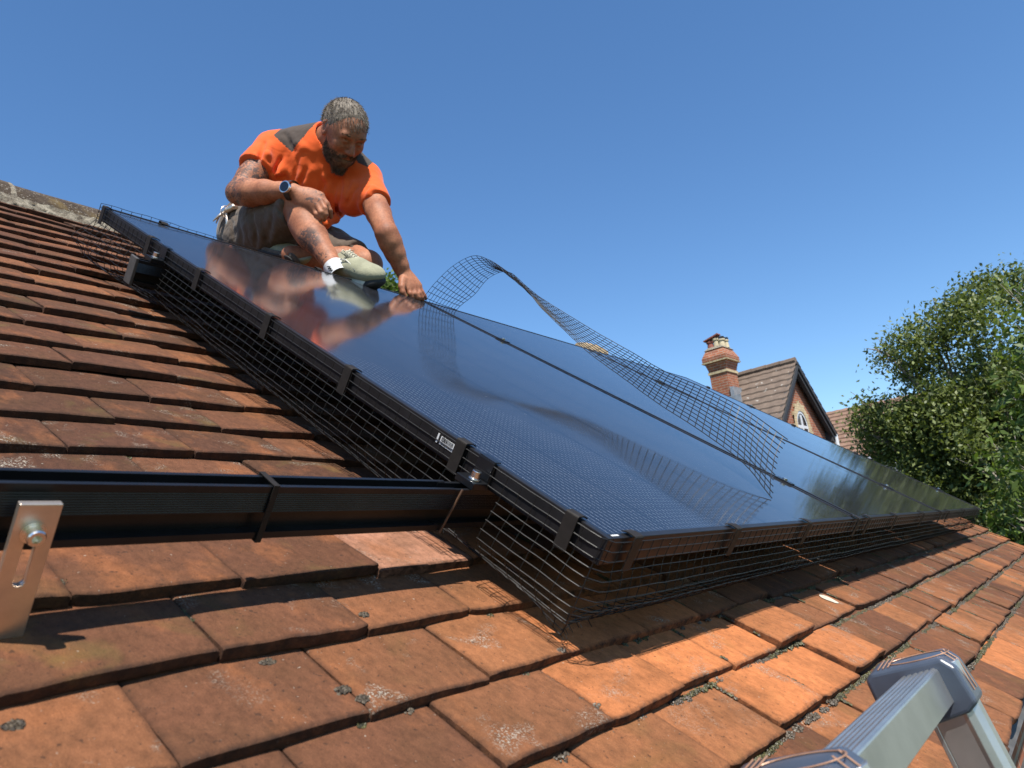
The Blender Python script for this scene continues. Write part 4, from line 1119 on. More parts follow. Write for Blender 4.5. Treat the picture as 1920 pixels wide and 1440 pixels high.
# ------------------------------------------------------------------ person: implicit surfaces in the roof frame
class Field:
    def __init__(s, lo, hi, h):
        s.h = h; s.lo = np.array(lo, float); s.n = np.ceil((np.array(hi)-s.lo)/h).astype(int)+1
        s.F = np.full(s.n, .08, np.float32)
    def sub(s, lo, hi):
        a = np.clip(np.floor((lo-s.lo)/s.h).astype(int), 0, s.n-1); b = np.clip(np.ceil((hi-s.lo)/s.h).astype(int)+1, 1, s.n)
        if (b-a).min() <= 0: return None
        g = [s.lo[i]+s.h*np.arange(a[i], b[i]) for i in range(3)]
        return (slice(a[0], b[0]), slice(a[1], b[1]), slice(a[2], b[2])), np.meshgrid(*g, indexing='ij')
    def op(s, lo, hi, fn, k, mode):
        r = s.sub(np.asarray(lo), np.asarray(hi))
        if r is None: return
        sl, (X, Y, Z) = r; d = fn(X, Y, Z); F = s.F[sl]
        if mode == 'add':
            h = np.clip(.5+.5*(F-d)/k, 0, 1); s.F[sl] = F*(1-h)+d*h-k*h*(1-h)
        else:
            h = np.clip(.5-.5*(F+d)/k, 0, 1); s.F[sl] = F*(1-h)-d*h+k*h*(1-h)
    def cap(s, a, b, ra, rb=None, k=.012, mode='add', flat=None):
        """tapered limb; flat=(squash axis vector, factor)"""
        a, b = np.array(a, float), np.array(b, float); rb = ra if rb is None else rb
        m = max(ra, rb)+.03; ab = b-a; L2 = ab@ab+1e-12
        def fn(X, Y, Z):
            px, py, pz = X-a[0], Y-a[1], Z-a[2]
            t = np.clip((px*ab[0]+py*ab[1]+pz*ab[2])/L2, 0, 1)
            dx, dy, dz = px-t*ab[0], py-t*ab[1], pz-t*ab[2]
            if flat is not None:
                n_, f = flat; q = dx*n_[0]+dy*n_[1]+dz*n_[2]; e = (1/f-1)*q
                dx, dy, dz = dx+e*n_[0], dy+e*n_[1], dz+e*n_[2]
            return np.sqrt(dx*dx+dy*dy+dz*dz)-(ra+(rb-ra)*t)
        s.op(np.minimum(a, b)-m, np.maximum(a, b)+m, fn, k, mode)
    def ell(s, c, ax, r, k=.012, mode='add'):
        c = np.array(c, float); A = [np.array(v, float) for v in ax]; m = max(r)+.03; mr = min(r)
        def fn(X, Y, Z):
            px, py, pz = X-c[0], Y-c[1], Z-c[2]; q = 0
            for v, ri in zip(A, r): q = q+((px*v[0]+py*v[1]+pz*v[2])/ri)**2
            q = np.sqrt(q)
            return (q-1)*mr*np.clip(q, .6, 1.4) if False else (q-1)*mr
        s.op(c-m, c+m, fn, k, mode)
    def chain(s, pts, rs, k=.012, mode='add'):
        for i in range(len(pts)-1): s.cap(pts[i], pts[i+1], rs[i], rs[i+1], k, mode)
    def cutplane(s, p, n, lo, hi, k=.004):
        """remove the side of the plane that n points to, inside a box"""
        p, n = np.array(p, float), np.array(n, float)/np.linalg.norm(n)
        s.op(lo, hi, lambda X, Y, Z: -((X-p[0])*n[0]+(Y-p[1])*n[1]+(Z-p[2])*n[2]), k, 'sub')
    def mesh(s, name, mats, parent, org, smooth=2, disp=None, face_mat=None, keep=None):
        F = s.F; n = s.n; neg = F < 0
        c = neg[:-1, :-1, :-1].astype(np.int8)
        for dx in (0, 1):
            for dy in (0, 1):
                for dz in (0, 1):
                    if dx or dy or dz: c = c+neg[dx:n[0]-1+dx, dy:n[1]-1+dy, dz:n[2]-1+dz]
        act = (c > 0) & (c < 8); idx = np.argwhere(act)
        acc = np.zeros((len(idx), 3)); cnt = np.zeros(len(idx))
        i0, j0, k0 = idx.T
        for ax in range(3):
            o1, o2 = [a for a in range(3) if a != ax]
            for p in (0, 1):
                for q in (0, 1):
                    d = [0, 0, 0]; d[o1] = p; d[o2] = q; e = list(d); e[ax] = 1
                    fa = F[i0+d[0], j0+d[1], k0+d[2]]; fb = F[i0+e[0], j0+e[1], k0+e[2]]
                    cr = (fa < 0) != (fb < 0); t = np.where(cr, fa/(fa-fb+1e-12), 0)
                    pt = np.tile(np.array(d, float), (len(idx), 1)); pt[:, ax] += t
                    acc += pt*cr[:, None]; cnt += cr
        V = s.lo+(idx+acc/np.maximum(cnt, 1)[:, None])*s.h
        vid = np.full(act.shape, -1, np.int64); vid[i0, j0, k0] = np.arange(len(idx))
        Q = []
        for ax in range(3):
            o1, o2 = [(1, 2), (2, 0), (0, 1)][ax]
            sl = [slice(1, n[a]-1) for a in range(3)]; sl2 = list(sl); sl[ax] = slice(0, n[ax]-1); sl2[ax] = slice(1, n[ax])
            A = neg[tuple(sl)]; B = neg[tuple(sl2)]
            for flag, rev in ((A & ~B, False), (~A & B, True)):
                e = np.argwhere(flag)
                if not len(e): continue
                base = e.copy()
                for a in range(3):
                    if a != ax: base[:, a] += 1
                def g(da, db):
                    x = base.copy(); x[:, o1] -= da; x[:, o2] -= db; return vid[x[:, 0], x[:, 1], x[:, 2]]
                q = np.stack([g(1, 1), g(0, 1), g(0, 0), g(1, 0)], 1)
                Q.append(q[:, ::-1] if rev else q)
        Q = np.concatenate(Q); Q = Q[(Q >= 0).all(1)]
        # relax
        E = np.concatenate([Q[:, [0, 1]], Q[:, [1, 2]], Q[:, [2, 3]], Q[:, [3, 0]]])
        for it in range(smooth):
            S = np.zeros_like(V); w = np.zeros(len(V))
            np.add.at(S, E[:, 0], V[E[:, 1]]); np.add.at(S, E[:, 1], V[E[:, 0]]); np.add.at(w, E[:, 0], 1); np.add.at(w, E[:, 1], 1)
            V = V*.45+S/np.maximum(w, 1)[:, None]*.55
        fn = np.cross(V[Q[:, 2]]-V[Q[:, 0]], V[Q[:, 3]]-V[Q[:, 1]])
        if disp is not None:
            N_ = np.zeros_like(V)
            for j in range(4): np.add.at(N_, Q[:, j], fn)
            N_ /= np.linalg.norm(N_, axis=1)[:, None]+1e-12
            V = V+N_*disp(V)[:, None]
        if keep is not None:
            kf = keep(V[Q].mean(1)); Q = Q[kf]
        me = bpy.data.meshes.new(name); me.vertices.add(len(V)); me.vertices.foreach_set('co', (V-np.array(org)).astype(np.float32).ravel())
        me.loops.add(len(Q)*4); me.loops.foreach_set('vertex_index', Q.astype(np.int32).ravel())
        me.polygons.add(len(Q)); me.polygons.foreach_set('loop_start', np.arange(0, len(Q)*4, 4, dtype=np.int32))
        me.polygons.foreach_set('use_smooth', np.ones(len(Q), bool)); me.update(calc_edges=True); me.validate()
        for m in (mats if isinstance(mats, (list, tuple)) else [mats]): me.materials.append(m)
        if face_mat is not None: me.polygons.foreach_set('material_index', face_mat(V[Q].mean(1)).astype(np.int32))
        o = bpy.data.objects.new(name, me); sc.collection.objects.link(o); o.parent = parent
        return o
def unit(v): v = np.array(v, float); return v/np.linalg.norm(v)
def lerp(a, b, t): return a*(1-t)+b*t
X_, Y_, Z_ = cv(1, 0, 0), cv(0, 1, 0), cv(0, 0, 1)         # picture right, up, towards the camera

J = dict(pel=at(497, 437, 2.98), hipR=at(470, 436, 2.96), hipL=at(545, 452, 3.04), kneeR=at(555, 389, 2.66), ankR=at(626, 500, 2.50),
         kneeL=at(688, 496, 2.78), ankL=at(545, 478, 2.66), waist=at(532, 400, 2.98), chest=at(592, 325, 2.90), neckB=at(619, 268, 2.86),
         shR=at(513, 281, 2.86), shL=at(684, 336, 2.90), elR=at(447, 362, 2.70), wrR=at(549, 358, 2.60), elL=at(725, 438, 2.66), wrL=at(757, 512, 2.70))
PO = J['pel']*1.0; PO[2] = -.1
man = thing('person', PO, 'bearded worker in orange t-shirt and brown shorts sitting by the ridge', 'person')
# head frame
hf = unit(.45*X_-.76*Y_+.52*Z_)                 # where the face points
hl = .86*X_-.26*Y_-.46*Z_; hl = unit(hl-hf*(hl@hf))   # towards his left ear
hu = np.cross(hf, hl); hu = hu if hu@Y_ > 0 else -hu
HC = at(645, 250, 2.76)
HSC = .93
def H(l, u, f): return HC+(hl*l+hu*u+hf*f)*HSC        # metres: left, up, forward of the head centre
P_LO = np.minimum.reduce(list(J.values())+[at(800, 575, 2.7)])-.20; P_HI = np.maximum.reduce(list(J.values())+[HC])+.22
B = Field(P_LO, P_HI, .0042)
# head
hs = 1.0
B.ell(H(0, .028, -.018), (hl, hu, hf), (.076, .088, .098))
B.ell(H(0, .000, .030), (hl, hu, hf), (.066, .090, .062), .02)
B.ell(H(0, -.055, .030), (hl, hu, hf), (.054, .052, .060), .02)
B.cap(H(-.038, .034, .078), H(.038, .034, .078), .0155, .0155, .010)                 # brow
B.cap(H(0, .022, .091), H(0, -.020, .114), .0080, .0110, .008)                     # nose
for s_ in (-1, 1):
    B.ell(H(s_*.012, -.025, .102), (hl, hu, hf), (.009, .007, .010), .006)
    B.ell(H(s_*.038, -.014, .070), (hl, hu, hf), (.024, .020, .020), .015)          # cheekbone
    B.ell(H(s_*.031, .013, .098), (hl, hu, hf), (.018, .010, .012), .010, 'sub')     # eye socket
    B.ell(H(s_*.030, .012, .083), (hl, hu, hf), (.0145, .0115, .0125), .004)         # lids
    B.cap(H(s_*.016, .0060, .0975), H(s_*.044, .0050, .0900), .0034, .0028, .002, 'sub')
    B.cap(H(s_*.014, .0225, .0960), H(s_*.046, .0235, .0840), .0036, .0030, .003, 'sub')
    # ear
    B.ell(H(s_*.079, .000, -.012), (hl, hu, hf), (.008, .033, .019), .006)
    B.ell(H(s_*.086, .003, -.010), (hl, hu, hf), (.006, .020, .010), .006, 'sub')
    B.cap(H(s_*.079, .028, -.012), H(s_*.084, .010, -.032), .006, .005, .004)
B.cap(H(-.022, -.052, .092), H(.022, -.052, .092), .008, .008, .006)               # lips
B.cap(H(-.024, -.0525, .101), H(.024, -.0525, .101), .0022, .0022, .003, 'sub')
# neck and trunk (mostly under the clothes)
B.chain([H(0, -.035, -.035), lerp(H(0, -.035, -.03), J['neckB'], .6), J['neckB']-hu*.02], [.060, .062, .070], .02)
up = unit(J['neckB']-J['pel']); lat = unit(J['shL']-J['shR']); lat = unit(lat-up*(lat@up)); fr = np.cross(lat, up); fr = fr if fr@Z_ > 0 else -fr
B.ell(J['chest']-fr*.01, (lat, up, fr), (.155, .17, .10), .03); B.ell(J['waist'], (lat, up, fr), (.135, .14, .095), .03); B.ell(J['pel'], (lat, up, fr), (.15, .10, .10), .03)
# arms
B.ell(J['shR'], (lat, up, fr), (.062, .062, .062), .02); B.ell(J['shL'], (lat, up, fr), (.062, .062, .062), .02)
def limb(a, b, sizes, k=.014):
    P = [lerp(a, b, t) for t, _ in sizes]; B.chain(P, [r for _, r in sizes], k)
limb(J['shR'], J['elR'], [(0, .054), (.35, .054), (.65, .051), (1, .043)])
0 and B.ell(lerp(J['shR'], J['elR'], .62)-Y_*.012+X_*.008, (unit(J['elR']-J['shR']), X_, Y_), (.070, .044, .040), .025)
limb(J['elR'], J['wrR'], [(0, .043), (.22, .050), (.5, .043), (.8, .032), (1, .028)])
limb(J['shL'], J['elL'], [(0, .052), (.3, .050), (.65, .046), (1, .040)])
limb(J['elL'], J['wrL'], [(0, .040), (.22, .041), (.5, .036), (.8, .029), (1, .026)])
0 and B.ell(lerp(J['elL'], J['wrL'], .25)+X_*.010, (unit(J['wrL']-J['elL']), X_, Z_), (.07, .040, .036), .025)
# legs
limb(J['hipR'], J['kneeR'], [(0, .092), (.5, .080), (.85, .062), (1, .058)])
B.ell(J['kneeR']+Y_*.010+Z_*.01, (X_, Y_, Z_), (.046, .048, .048), .012)
limb(J['kneeR'], J['ankR'], [(0, .048), (.25, .050), (.5, .046), (.8, .034), (1, .031)])
cr_ = unit(J['ankR']-J['kneeR']); sd_ = unit(-X_-.6*Y_); sd_ = unit(sd_-cr_*(sd_@cr_))
B.ell(lerp(J['kneeR'], J['ankR'], .36)+sd_*.022, (cr_, sd_, np.cross(cr_, sd_)), (.105, .042, .044), .02)      # calf
limb(J['hipL'], J['kneeL'], [(0, .090), (.5, .076), (.85, .060), (1, .054)])
B.ell(J['kneeL']+X_*.006, (X_, Y_, Z_), (.052, .050, .050), .015)
limb(J['kneeL'], J['ankL'], [(0, .052), (.3, .055), (.7, .042), (1, .034)])
# hands: palm, five fingers with two bends each
def hand(wr, kn, palm_n, fingers, thumb, pr=.022):
    """kn = list of four knuckle points (index .. little)"""
    c = sum(kn)/4; ax = unit(c-wr); sd = unit(kn[0]-kn[3]); nn = unit(np.cross(ax, sd))
    for q in kn: B.cap(lerp(wr, q, .05), q, .019, .0120, .010)
    B.ell(lerp(wr, c, .55), (ax, sd, nn), (.050, .040, .017), .012)
    for i, (f, q) in enumerate(zip(fingers, kn)):
        rr = (.0098, .0102, .0098, .0088)[i]
        B.chain([q]+f, [rr*1.1, rr, rr*.92, rr*.80][:len(f)+1], .0030)
        B.ell(q+0*nn, (ax, sd, nn), (.012, .0105, .010), .004)
    B.chain(thumb, [.016, .0125, .0105, .0090][:len(thumb)], .005)
kr = [at(602, 367, 2.600), at(602, 378, 2.585), at(597, 387, 2.580), at(589, 393, 2.585)]
fR = [[at(613, 382, 2.59), at(619, 395, 2.595), at(621, 407, 2.61)], [at(609, 391, 2.57), at(611, 402, 2.572), at(608, 412, 2.59)],
      [at(602, 398, 2.565), at(602, 408, 2.57), at(598, 415, 2.59)], [at(593, 402, 2.575), at(594, 409, 2.58), at(591, 415, 2.595)]]
thR = [at(564, 360, 2.62), at(585, 369, 2.64), at(600, 380, 2.635), at(610, 392, 2.63)]
hand(J['wrR'], kr, None, fR, thR)
kl = [at(765, 541, 2.675), at(773, 539, 2.685), at(780, 538, 2.70), at(785, 536, 2.715)]
fL = [[at(769, 551, 2.665), at(772, 558, 2.67), at(774, 562, 2.68)], [at(779, 551, 2.675), at(783, 558, 2.68), at(785, 562, 2.69)],
      [at(787, 550, 2.69), at(791, 558, 2.695), at(793, 562, 2.70)], [at(791, 547, 2.71), at(796, 555, 2.715), at(798, 560, 2.72)]]
thL = [at(755, 525, 2.67), at(753, 538, 2.65), at(755, 548, 2.645), at(760, 556, 2.65)]
hand(J['wrL'], kl, None, fL, thL)
def dsp(V):
    out = np.zeros(len(V)); return out
body = B.mesh('body', M_SKIN, man, PO, 1)
tag(body, 'tanned skin with dark tattoos on arms and shin')

# ---- hair and beard: shells over the head with clumped strands
def strandy(Fd, name, mat, n_, r_, gen, keep=None):
    return None
def mat_hair(name, a, b):
    M = NM(name)
    c = M.mix(M.ramp(M.noise(60, 4, .7, M.mapped((1, 1, 1))), [(.35, 0.0), (.65, 1.0)]), a, b)
    M.set(col=c, rough=.7, spec=.2); M.bump(M.noise(330, 4, .7), .5, .002); return M.m
M_HAIR = mat_hair('greying_hair', (.085, .065, .050), (.33, .28, .225)); M_BEARD = mat_hair('dark_beard', (.06, .036, .024), (.21, .13, .085))
def tufts(name, mat, roots, dirs, ln, rad_, sag, seed, off, jit=.22):
    g = random.Random(seed); m = MB()
    for p, d in zip(roots, dirs):
        d = unit(d+np.array([g.gauss(0, jit) for _ in range(3)])); L = ln*g.uniform(.6, 1.25)
        q1 = p+d*L*.5; q2 = p+d*L+sag*L
        m.tube([p, q1, q2], rad_, 3, False, [rad_, rad_*.85, rad_*.2])
    return m
hr, hd = [], []
g_ = random.Random(4)
while len(hr) < 7000:                           # scalp
    v = unit([g_.gauss(0, 1) for _ in range(3)])
    l, u, f = v
    line = .12+.30*max(0, f)-.62*max(0, -f)+(-.05 if abs(l) > .8 else 0)+.20*math.exp(-((abs(l)-.42)/.16)**2)*(1 if f > .3 else 0)
    if u < line: continue
    side = abs(l) > .72 and u < .45
    p = H(0, .028, -.018)+hl*l*.0765+hu*u*.089+hf*f*.099
    if side and g_.random() < .6: continue
    nn0 = unit(hl*l+hu*u+hf*f); tg = hf*.9-hu*.25+hl*.15*l; tg = tg-nn0*(tg@nn0); d = unit(tg+1e-6*hu)+nn0*(.34 if not side else .12)
    hr.append(p-(hl*l+hu*u+hf*f)*.004); hd.append(d*(1 if not side else .5))
hm = tufts('hair', M_HAIR, hr, hd, .024, .0011, -hu*.10, 5, PO, .13)
sh = Field(HC-.16, HC+.16, .004)
sh.ell(H(0, .031, -.020), (hl, hu, hf), (.0785, .0905, .1005))
sh.cutplane(H(0, .020, .062), unit(-hu*.9+hf*.50), HC-.2, HC+.2, .006)
sh.cutplane(H(0, -.010, -.03), unit(-hu), HC-.2, HC+.2, .006)
hair = hm.build('hair', M_HAIR, man, off=PO, smooth=True)
ho = sh.mesh('scalp', M_HAIR, hair, PO, 1)
br, bd = [], []
while len(br) < 4200:
    l, u, f = g_.uniform(-1, 1), g_.uniform(-1, 1), g_.uniform(-.3, 1)
    v = np.array([l, u, f]); n = np.linalg.norm(v)
    if n < .3: continue
    v = v/n; l, u, f = v
    if f < -.25 or u > .28: continue
    if u > -.22 and abs(l) < .60: continue        # face stays bare between the cheeks
    if -.50 < u < -.22 and abs(l) < .17 and f > .5: continue
    p = H(0, -.040, .022)+hl*l*.058+hu*u*.072+hf*f*.064
    br.append(p); bd.append(hf*f*.5+hl*l*.35-hu*.9)
for _ in range(1700):
    t = g_.random(); a = g_.uniform(0, 6.283); c0 = lerp(H(0, -.070, .050), H(0, -.132, .074), t); rr0 = .036*(1-t)+.015*t
    nn0 = hl*math.cos(a)+unit(hf*.9+hu*.25)*math.sin(a)
    if math.sin(a) < -.6: continue
    if t < .25 and math.sin(a) > .8: continue
    br.append(c0+nn0*rr0*.9); bd.append(nn0*.55-hu*.8+hf*.15)
bm_ = tufts('beard', M_BEARD, br, bd, .016, .0012, -hu*.1+hf*.05, 6, PO)
for s_ in (-1, 1):                                 # moustache and brows
    for i in range(170):
        t = g_.random(); p = H(s_*(.004+.028*t), -.040-.010*t+g_.gauss(0, .0025), .1035-.012*t); bm_.tube([p, p+hl*s_*.008-hu*.009+hf*.001], .0011, 3, False, [.0011, .0004])
    for i in range(120):
        t = g_.random(); p = H(s_*(.014+.034*t), .036+.004*math.sin(t*3)+g_.gauss(0, .0022), .0955-.014*t*t); bm_.tube([p, p+hl*s_*.009+hu*.001], .0009, 3, False, [.0009, .0004])
beard = bm_.build('beard', M_BEARD, man, off=PO, smooth=True)
sh = Field(HC-.2, HC+.2, .004)
sh.ell(H(0, -.066, .040), (hl, hu, hf), (.052, .046, .056)); sh.cap(H(0, -.085, .060), H(0, -.135, .074), .036, .014, .02)
for s_ in (-1, 1): sh.cap(H(s_*.069, -.005, -.002), H(s_*.054, -.060, .025), .007, .011, .01)
sh.ell(H(0, -.053, .108), (hl, hu, hf), (.023, .006, .018), .006, 'sub')
sh.cutplane(H(0, -.040, .10), unit(hu*.8+hf*.25), HC+hf*.03-.09, HC+hf*.03+.12, .01)
sh.mesh('beard_base', M_BEARD, beard, PO, 1)

# ---- t-shirt
S = Field(P_LO, P_HI, .0048)
sw_ = .004
S.ell(J['chest']-fr*.008, (lat, up, fr), (.176, .172, .118), .05)
S.ell(lerp(J['chest'], J['waist'], .5)+fr*.01, (lat, up, fr), (.148, .17, .112), .05)
S.ell(J['waist']+fr*.014, (lat, up, fr), (.140, .15, .112), .05)
S.ell(lerp(J['waist'], J['pel'], .6)+fr*.02+X_*.02, (lat, up, fr), (.145, .10, .115), .04)
S.cap(J['shR'], J['neckB']-up*.02, .066, .080, .04); S.cap(J['shL'], J['neckB']-up*.02, .066, .080, .04)
seR = lerp(J['shR'], J['elR'], .50); seL = lerp(J['shL'], J['elL'], .47)
S.cap(J['shR'], seR, .068, .074, .03); S.cap(J['shL'], seL, .061, .064, .03)
S.ell(at(662, 372, 2.86), (X_, Y_, Z_), (.07, .07, .07), .03)                     # cloth gathered under the arm
S.ell(at(592, 412, 2.86), (X_, Y_, Z_), (.060, .065, .06), .03)
S.ell(at(585, 428, 2.90), (X_, Y_, Z_), (.035, .045, .05), .02)
# sleeves end cleanly
dR = unit(J['elR']-J['shR']); dL = unit(J['elL']-J['shL'])
S.cutplane(seR, dR, seR-.13, seR+dR*.03+.13, .004) if False else None
S.cutplane(seR+dR*.004, dR+.12*Y_, seR+dR*.09-.115, seR+dR*.09+.115, .004)
S.cutplane(seL+dL*.004, dL, seL+dL*.09-.105, seL+dL*.09+.105, .004)
# neck opening
S.cap(J['neckB']-up*.035+fr*.02, J['neckB']+up*.12+fr*.03, .066, .075, .006, 'sub')
# creases: soft grooves and ridges
def crease(pts, r=.010, k=.018, mode='sub', dep=None):
    S.chain([np.array(p) for p in pts], [r*.6]+[r]*(len(pts)-2)+[r*.4], k, mode)
def onfront(px, py, d0=2.95):
    """first hit of the cloth along that sight line"""
    ray_ = at(px, py, 1.0)-CAM
    for d in np.arange(2.55, 3.2, .004):
        p = CAM+ray_*d; ii = np.round((p-S.lo)/S.h).astype(int)
        if (ii >= 0).all() and (ii < S.n).all() and S.F[tuple(ii)] < 0: return p
    return at(px, py, d0)
folds = [[(530, 318), (548, 350), (556, 378)], [(560, 300), (556, 330), (546, 356)], [(528, 300), (520, 318), (512, 326)],
         [(600, 330), (612, 360), (618, 395)], [(655, 345), (646, 372), (628, 398)], [(672, 350), (663, 366), (650, 385)], [(640, 335), (640, 365), (632, 385)],
         [(610, 345), (596, 372), (588, 398)], [(575, 320), (566, 345), (566, 372)], [(622, 405), (606, 420), (598, 432)], [(690, 352), (684, 366), (672, 378)], [(497, 270), (492, 290), (486, 305)],
         [(545, 262), (560, 276), (578, 284)], [(536, 252), (548, 270), (552, 285)], [(640, 400), (622, 412), (604, 418)], [(585, 385), (590, 405), (592, 425)]]
hits = [[onfront(*p) for p in f] for f in folds]
for i, h_ in enumerate(hits):
    crease([p+Z_*.004 for p in h_], .0085, .016, 'sub')
    crease([p+X_*.016-Z_*.004 for p in h_], .0085, .020, 'add')
vn = lambda V, s_, o=0: np.array([noise.noise(Vector((float(p[0])*s_+o, float(p[1])*s_, float(p[2])*s_))) for p in V])
def shirt_mat(C):
    q = C-J['neckB']; hu_ = q@up; hl_ = q@lat; hf_ = q@fr
    sd = np.where(hl_ < 0, 1, -1)
    # yoke: over the tops of the shoulders, from the collar to the sleeve seam
    top = (hu_ > np.where(hl_ < 0, -.105, -.070)) & (hf_ < np.where(hl_ < 0, .100, .062))
    a = (np.abs(hl_) > .078) & (np.abs(hl_) < .172) & top
    back = (hf_ < -.045) & (hu_ > -.10) & (np.abs(hl_) < .172)
    return np.where(a | back, 1, 0)
shirt = S.mesh('t_shirt', [M_SHIRT, M_YOKE], man, PO, 3, face_mat=shirt_mat, disp=lambda V: .003*vn(V, 14)+.0012*vn(V, 45, 3))
# collar band
cb = MB(); ringp = []
for i in range(33):
    a = 2*math.pi*i/32
    ringp.append(J['neckB']+up*(-.016-.018*math.cos(a))+fr*(.010+.071*math.cos(a))+lat*.073*math.sin(a))
cb.tube(ringp, .0075, 8, False); cb.build('collar', M_SHIRT, shirt, off=PO, smooth=True)

# ---- shorts
Q = Field(P_LO, P_HI, .0048)
Q.ell(J['pel']-up*.02, (lat, up, fr), (.165, .115, .125), .04)
Q.ell(lerp(J['waist'], J['pel'], .75), (lat, up, fr), (.15, .09, .12), .04)
kR1 = lerp(J['hipR'], J['kneeR'], .985); Q.chain([J['hipR']-Y_*.02, lerp(J['hipR'], J['kneeR'], .5)-Y_*.018, kR1-Y_*.010], [.128, .108, .076], .03)
Q.ell(at(458, 420, 2.93), (X_, Y_, Z_), (.075, .085, .08), .03); Q.ell(at(470, 452, 2.90), (X_, Y_, Z_), (.090, .07, .09), .03)
kL1 = lerp(J['hipL'], J['kneeL'], .86); Q.chain([J['hipL'], lerp(J['hipL'], J['kneeL'], .5), kL1+X_*.004], [.115, .098, .078], .03)
dk = unit(J['kneeR']-J['hipR']); c_ = kR1+dk*.07; Q.cutplane(kR1, unit(J['kneeR']-J['hipR']+.10*X_), c_-.115, c_+.115, .004)
dkl = unit(J['kneeL']-J['hipL']); c_ = kL1+dkl*.07; Q.cutplane(kL1, dkl, c_-.105, c_+.105, .004)
for f in ([(440, 400), (452, 425), (455, 455)], [(465, 395), (478, 405), (500, 402)], [(495, 385), (515, 384), (533, 386)], [(500, 372), (520, 380), (528, 398)],
          [(430, 398), (438, 425), (440, 455)], [(475, 410), (484, 435), (480, 462)], [(510, 395), (512, 420), (502, 450)], [(630, 462), (655, 470), (682, 474)], [(615, 468), (640, 484), (668, 492)]):
    ray_hits = []
    for (px, py) in f:
        ray_ = at(px, py, 1.0)-CAM; hit = None
        for d in np.arange(2.5, 3.2, .004):
            p = CAM+ray_*d; ii = np.round((p-Q.lo)/Q.h).astype(int)
            if (ii >= 0).all() and (ii < Q.n).all() and Q.F[tuple(ii)] < 0: hit = p; break
        ray_hits.append(hit if hit is not None else at(px, py, 2.9))
    Q.chain([p+Z_*.004 for p in ray_hits], [.006, .009, .005], .016, 'sub')
    Q.chain([p+X_*.014-Z_*.004 for p in ray_hits], [.005, .008, .004], .018, 'add')
Q.mesh('shorts', M_SHORT, man, PO, 3, disp=lambda V: .004*vn(V, 16, 7)+.0015*vn(V, 50, 3))

# ---- shoes, socks
def shoe(heel, toe, ank, upv, name, sole_t=.022, W=.044, lacesok=True, mid=None):
    ax = unit(toe-heel); u_ = unit(upv-ax*(upv@ax)); s_ = np.cross(ax, u_); L = np.linalg.norm(toe-heel)
    lo = np.minimum.reduce([heel, toe, ank])-.10; hi = np.maximum.reduce([heel, toe, ank])+.10
    Fd = Field(lo, hi, .0032)
    c = lambda t, h, s=0: heel+ax*L*t+u_*h+s_*s
    Fd.ell(c(.10, .034), (ax, u_, s_), (.050, .042, .034), .02); Fd.cap(c(.12, .040), c(.55, .036), .034, .040, .02, flat=(u_, .85))
    Fd.ell(c(.72, .026), (ax, u_, s_), (.080, .029, .042), .03); Fd.ell(c(.90, .022), (ax, u_, s_), (.045, .030, .042), .02)
    Fd.cap(c(.14, .05), lerp(c(.16, .07), ank, .75), .036, .037, .02)
    Fd.cutplane(c(.5, -.002), -u_, lo-.1, hi+.1, .003)
    k = unit(ank-c(.2, .0)); Fd.cutplane(lerp(c(.16, .07), ank, .72), k, lo-.1, hi+.1, .004)
    o = Fd.mesh(name, M_SHOE, man, PO, 2)
    Fs = Field(lo, hi, .0032)
    Fs.cap(c(.10, -.010), c(.80, -.010), .037, .043, .02, flat=(u_, .42)); Fs.ell(c(.88, -.004), (ax, u_, s_), (.050, .017, .041), .02)
    Fs.mesh('midsole', mid or M_SOLEW, o, PO, 2)
    Ft = Field(lo, hi, .0032)
    Ft.cap(c(.10, -.024), c(.80, -.023), .035, .041, .02, flat=(u_, .22)); Ft.ell(c(1.0, -.004), (ax, unit(u_-.5*ax), s_), (.030, .024, .034), .012); Ft.ell(c(.90, -.013), (ax, unit(u_-.25*ax), s_), (.050, .013, .040), .02)
    for q in range(9): Ft.cap(c(.05+.10*q, -.036, -.05), c(.05+.10*q, -.036, .05), .0035, .0035, .003, 'sub')
    Ft.mesh('outsole', M_SOLEB, o, PO, 1)
    if lacesok:
        m = MB()
        for q in range(6):
            t = .34+.055*q; h = .083-.020*(q/5)**1.1
            w_ = .020
            m.tube([c(t, h-.010, -w_), c(t+.012, h+.0035, -w_*.4), c(t+.028, h+.003, w_*.4), c(t+.04, h-.012, w_)], .0022, 6)
            m.tube([c(t, h-.010, w_), c(t+.012, h+.0045, w_*.4), c(t+.028, h+.001, -w_*.4), c(t+.04, h-.012, -w_)], .0022, 6)
        m.tube([c(.34, .075, 0), c(.30, .090, .018), c(.33, .085, .034), c(.36, .070, .015)], .002, 6)
        m.tube([c(.34, .075, 0), c(.31, .088, -.016), c(.34, .082, -.030), c(.37, .068, -.012)], .002, 6)
        m.build('laces', M_LACE, o, off=PO, smooth=True)
        m = MB(); m.tube([c(.80, .050, -.030), c(.78, .059, 0), c(.80, .050, .030), c(.88, .020, .041), c(.95, .004, .034)], .0028, 6); m.tube([c(.80, .050, -.030), c(.86, .026, -.042), c(.95, .006, -.034)], .0028, 6)
        for q in (-1, 1): m.tube([c(.30, .060, .030*q), c(.45, .062, .033*q), c(.62, .050, .038*q), c(.74, .034, .045*q)], .0030, 6)
        m.build('overlay', M_SOLEW, o, off=PO, smooth=True)
    return o
hR = at(628, 512, 2.54); tR = at(701, 527, 2.47)
shoe(hR, tR, J['ankR'], Y_*.85-X_*.10+Z_*.22, 'shoe')
hL = at(560, 488, 2.64); tL = at(500, 482, 2.80)
shoe(hL, tL, J['ankL']+.0, -Y_*.2-Z_*.4+X_*.1+np.array([0, 0, .6]), 'shoe', lacesok=False, mid=M_SHORT)
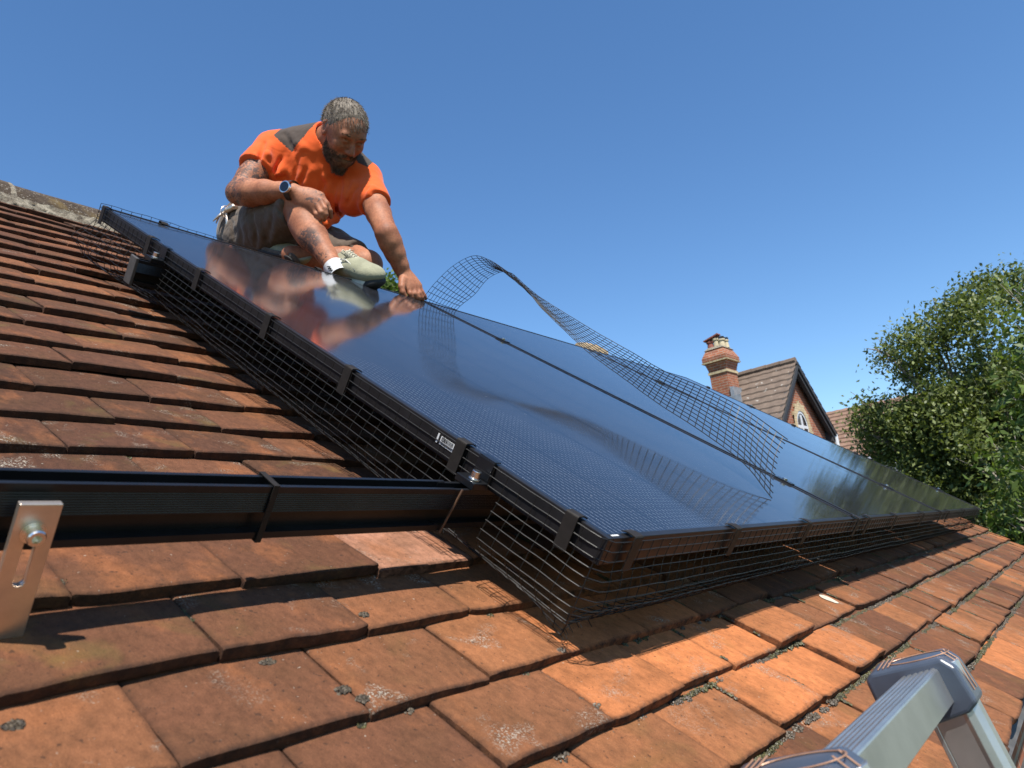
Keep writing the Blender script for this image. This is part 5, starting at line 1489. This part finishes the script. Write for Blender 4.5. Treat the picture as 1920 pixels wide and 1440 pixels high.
m = MB(); kq = unit(J['kneeR']-J['ankR'])
m.tube([J['ankR']-kq*.050, J['ankR']-kq*.022, J['ankR']+kq*.004], .037, 20, False, [.037, .0360, .0365]); sock = m.build('sock', M_SOCK, man, off=PO, smooth=True)
m = MB()
for i in range(3):
    a = J['ankR']+kq*(-.028+.009*i)+Z_*.0385-X_*.012
    m.obox(a, X_, Y_, Z_, .006, .0016, .002)
m.build('sock_print', M_BLACK, sock, off=PO)

# ---- watch
wa = unit(J['wrR']-J['elR']); wc = lerp(J['elR'], J['wrR'], .985)
m = MB(); m.tube([wc-wa*.011, wc+wa*.011], .0365, 24, False); wt = m.build('watch', M_BLACK, man, off=PO, smooth=True)
wn = unit(Z_*.95+Y_*.10-wa*(wa@(Z_*.95+Y_*.10)))
m = MB(); m.cyl(wc+wn*.030, wc+wn*.0415, .0220, 32); m.build('case', M_BOLT, wt, off=PO, bevel=.0012)
m = MB(); m.cyl(wc+wn*.0417, wc+wn*.0430, .0178, 32); m.build('dial', M_DIAL, wt, off=PO)

# ---- claw hammer hanging at his hip
hz = 2.84
ham = thing('claw_hammer', at(425, 420, hz), 'claw hammer with a steel shaft and blue grip hanging at the hip of the worker', 'hammer')
HO_ = at(425, 420, hz)
m = MB(); m.tube([at(424, 396, hz), at(427, 420, hz), at(431, 432, hz)], .0075, 12, True, [.0085, .0070, .0075]); m.build('shaft', M_STEEL, ham, off=HO_, smooth=True)
m = MB(); m.tube([at(431, 431, hz), at(435, 470, hz)], .0135, 14, True, [.0115, .0150]); m.build('grip', M_GRIP, ham, off=HO_, smooth=True)
m = MB(); m.tube([at(418, 401, hz), at(426, 394, hz), at(437, 389, hz-.02), at(441, 386, hz-.025)], .012, 14, True, [.010, .0125, .0105, .014])
for s_ in (-1, 1): m.tube([at(420, 399, hz+.004*s_), at(410, 405, hz+.010*s_), at(402+3*s_, 417+2*s_, hz+.012*s_)], .006, 8, True, [.008, .0055, .002])
m.build('head', M_STEEL, ham, off=HO_, smooth=True)
m = MB(); m.tube([at(423+9*math.cos(a), 396+10*math.sin(a), hz+.02*math.cos(a)) for a in np.linspace(0, 6.283, 25)], .0022, 8, False)
hol = m.build('tool_ring', M_STEEL, frame=ROOF, smooth=True); tag(hol, 'steel tool loop ring on the belt around the hammer head', 'tool holder')
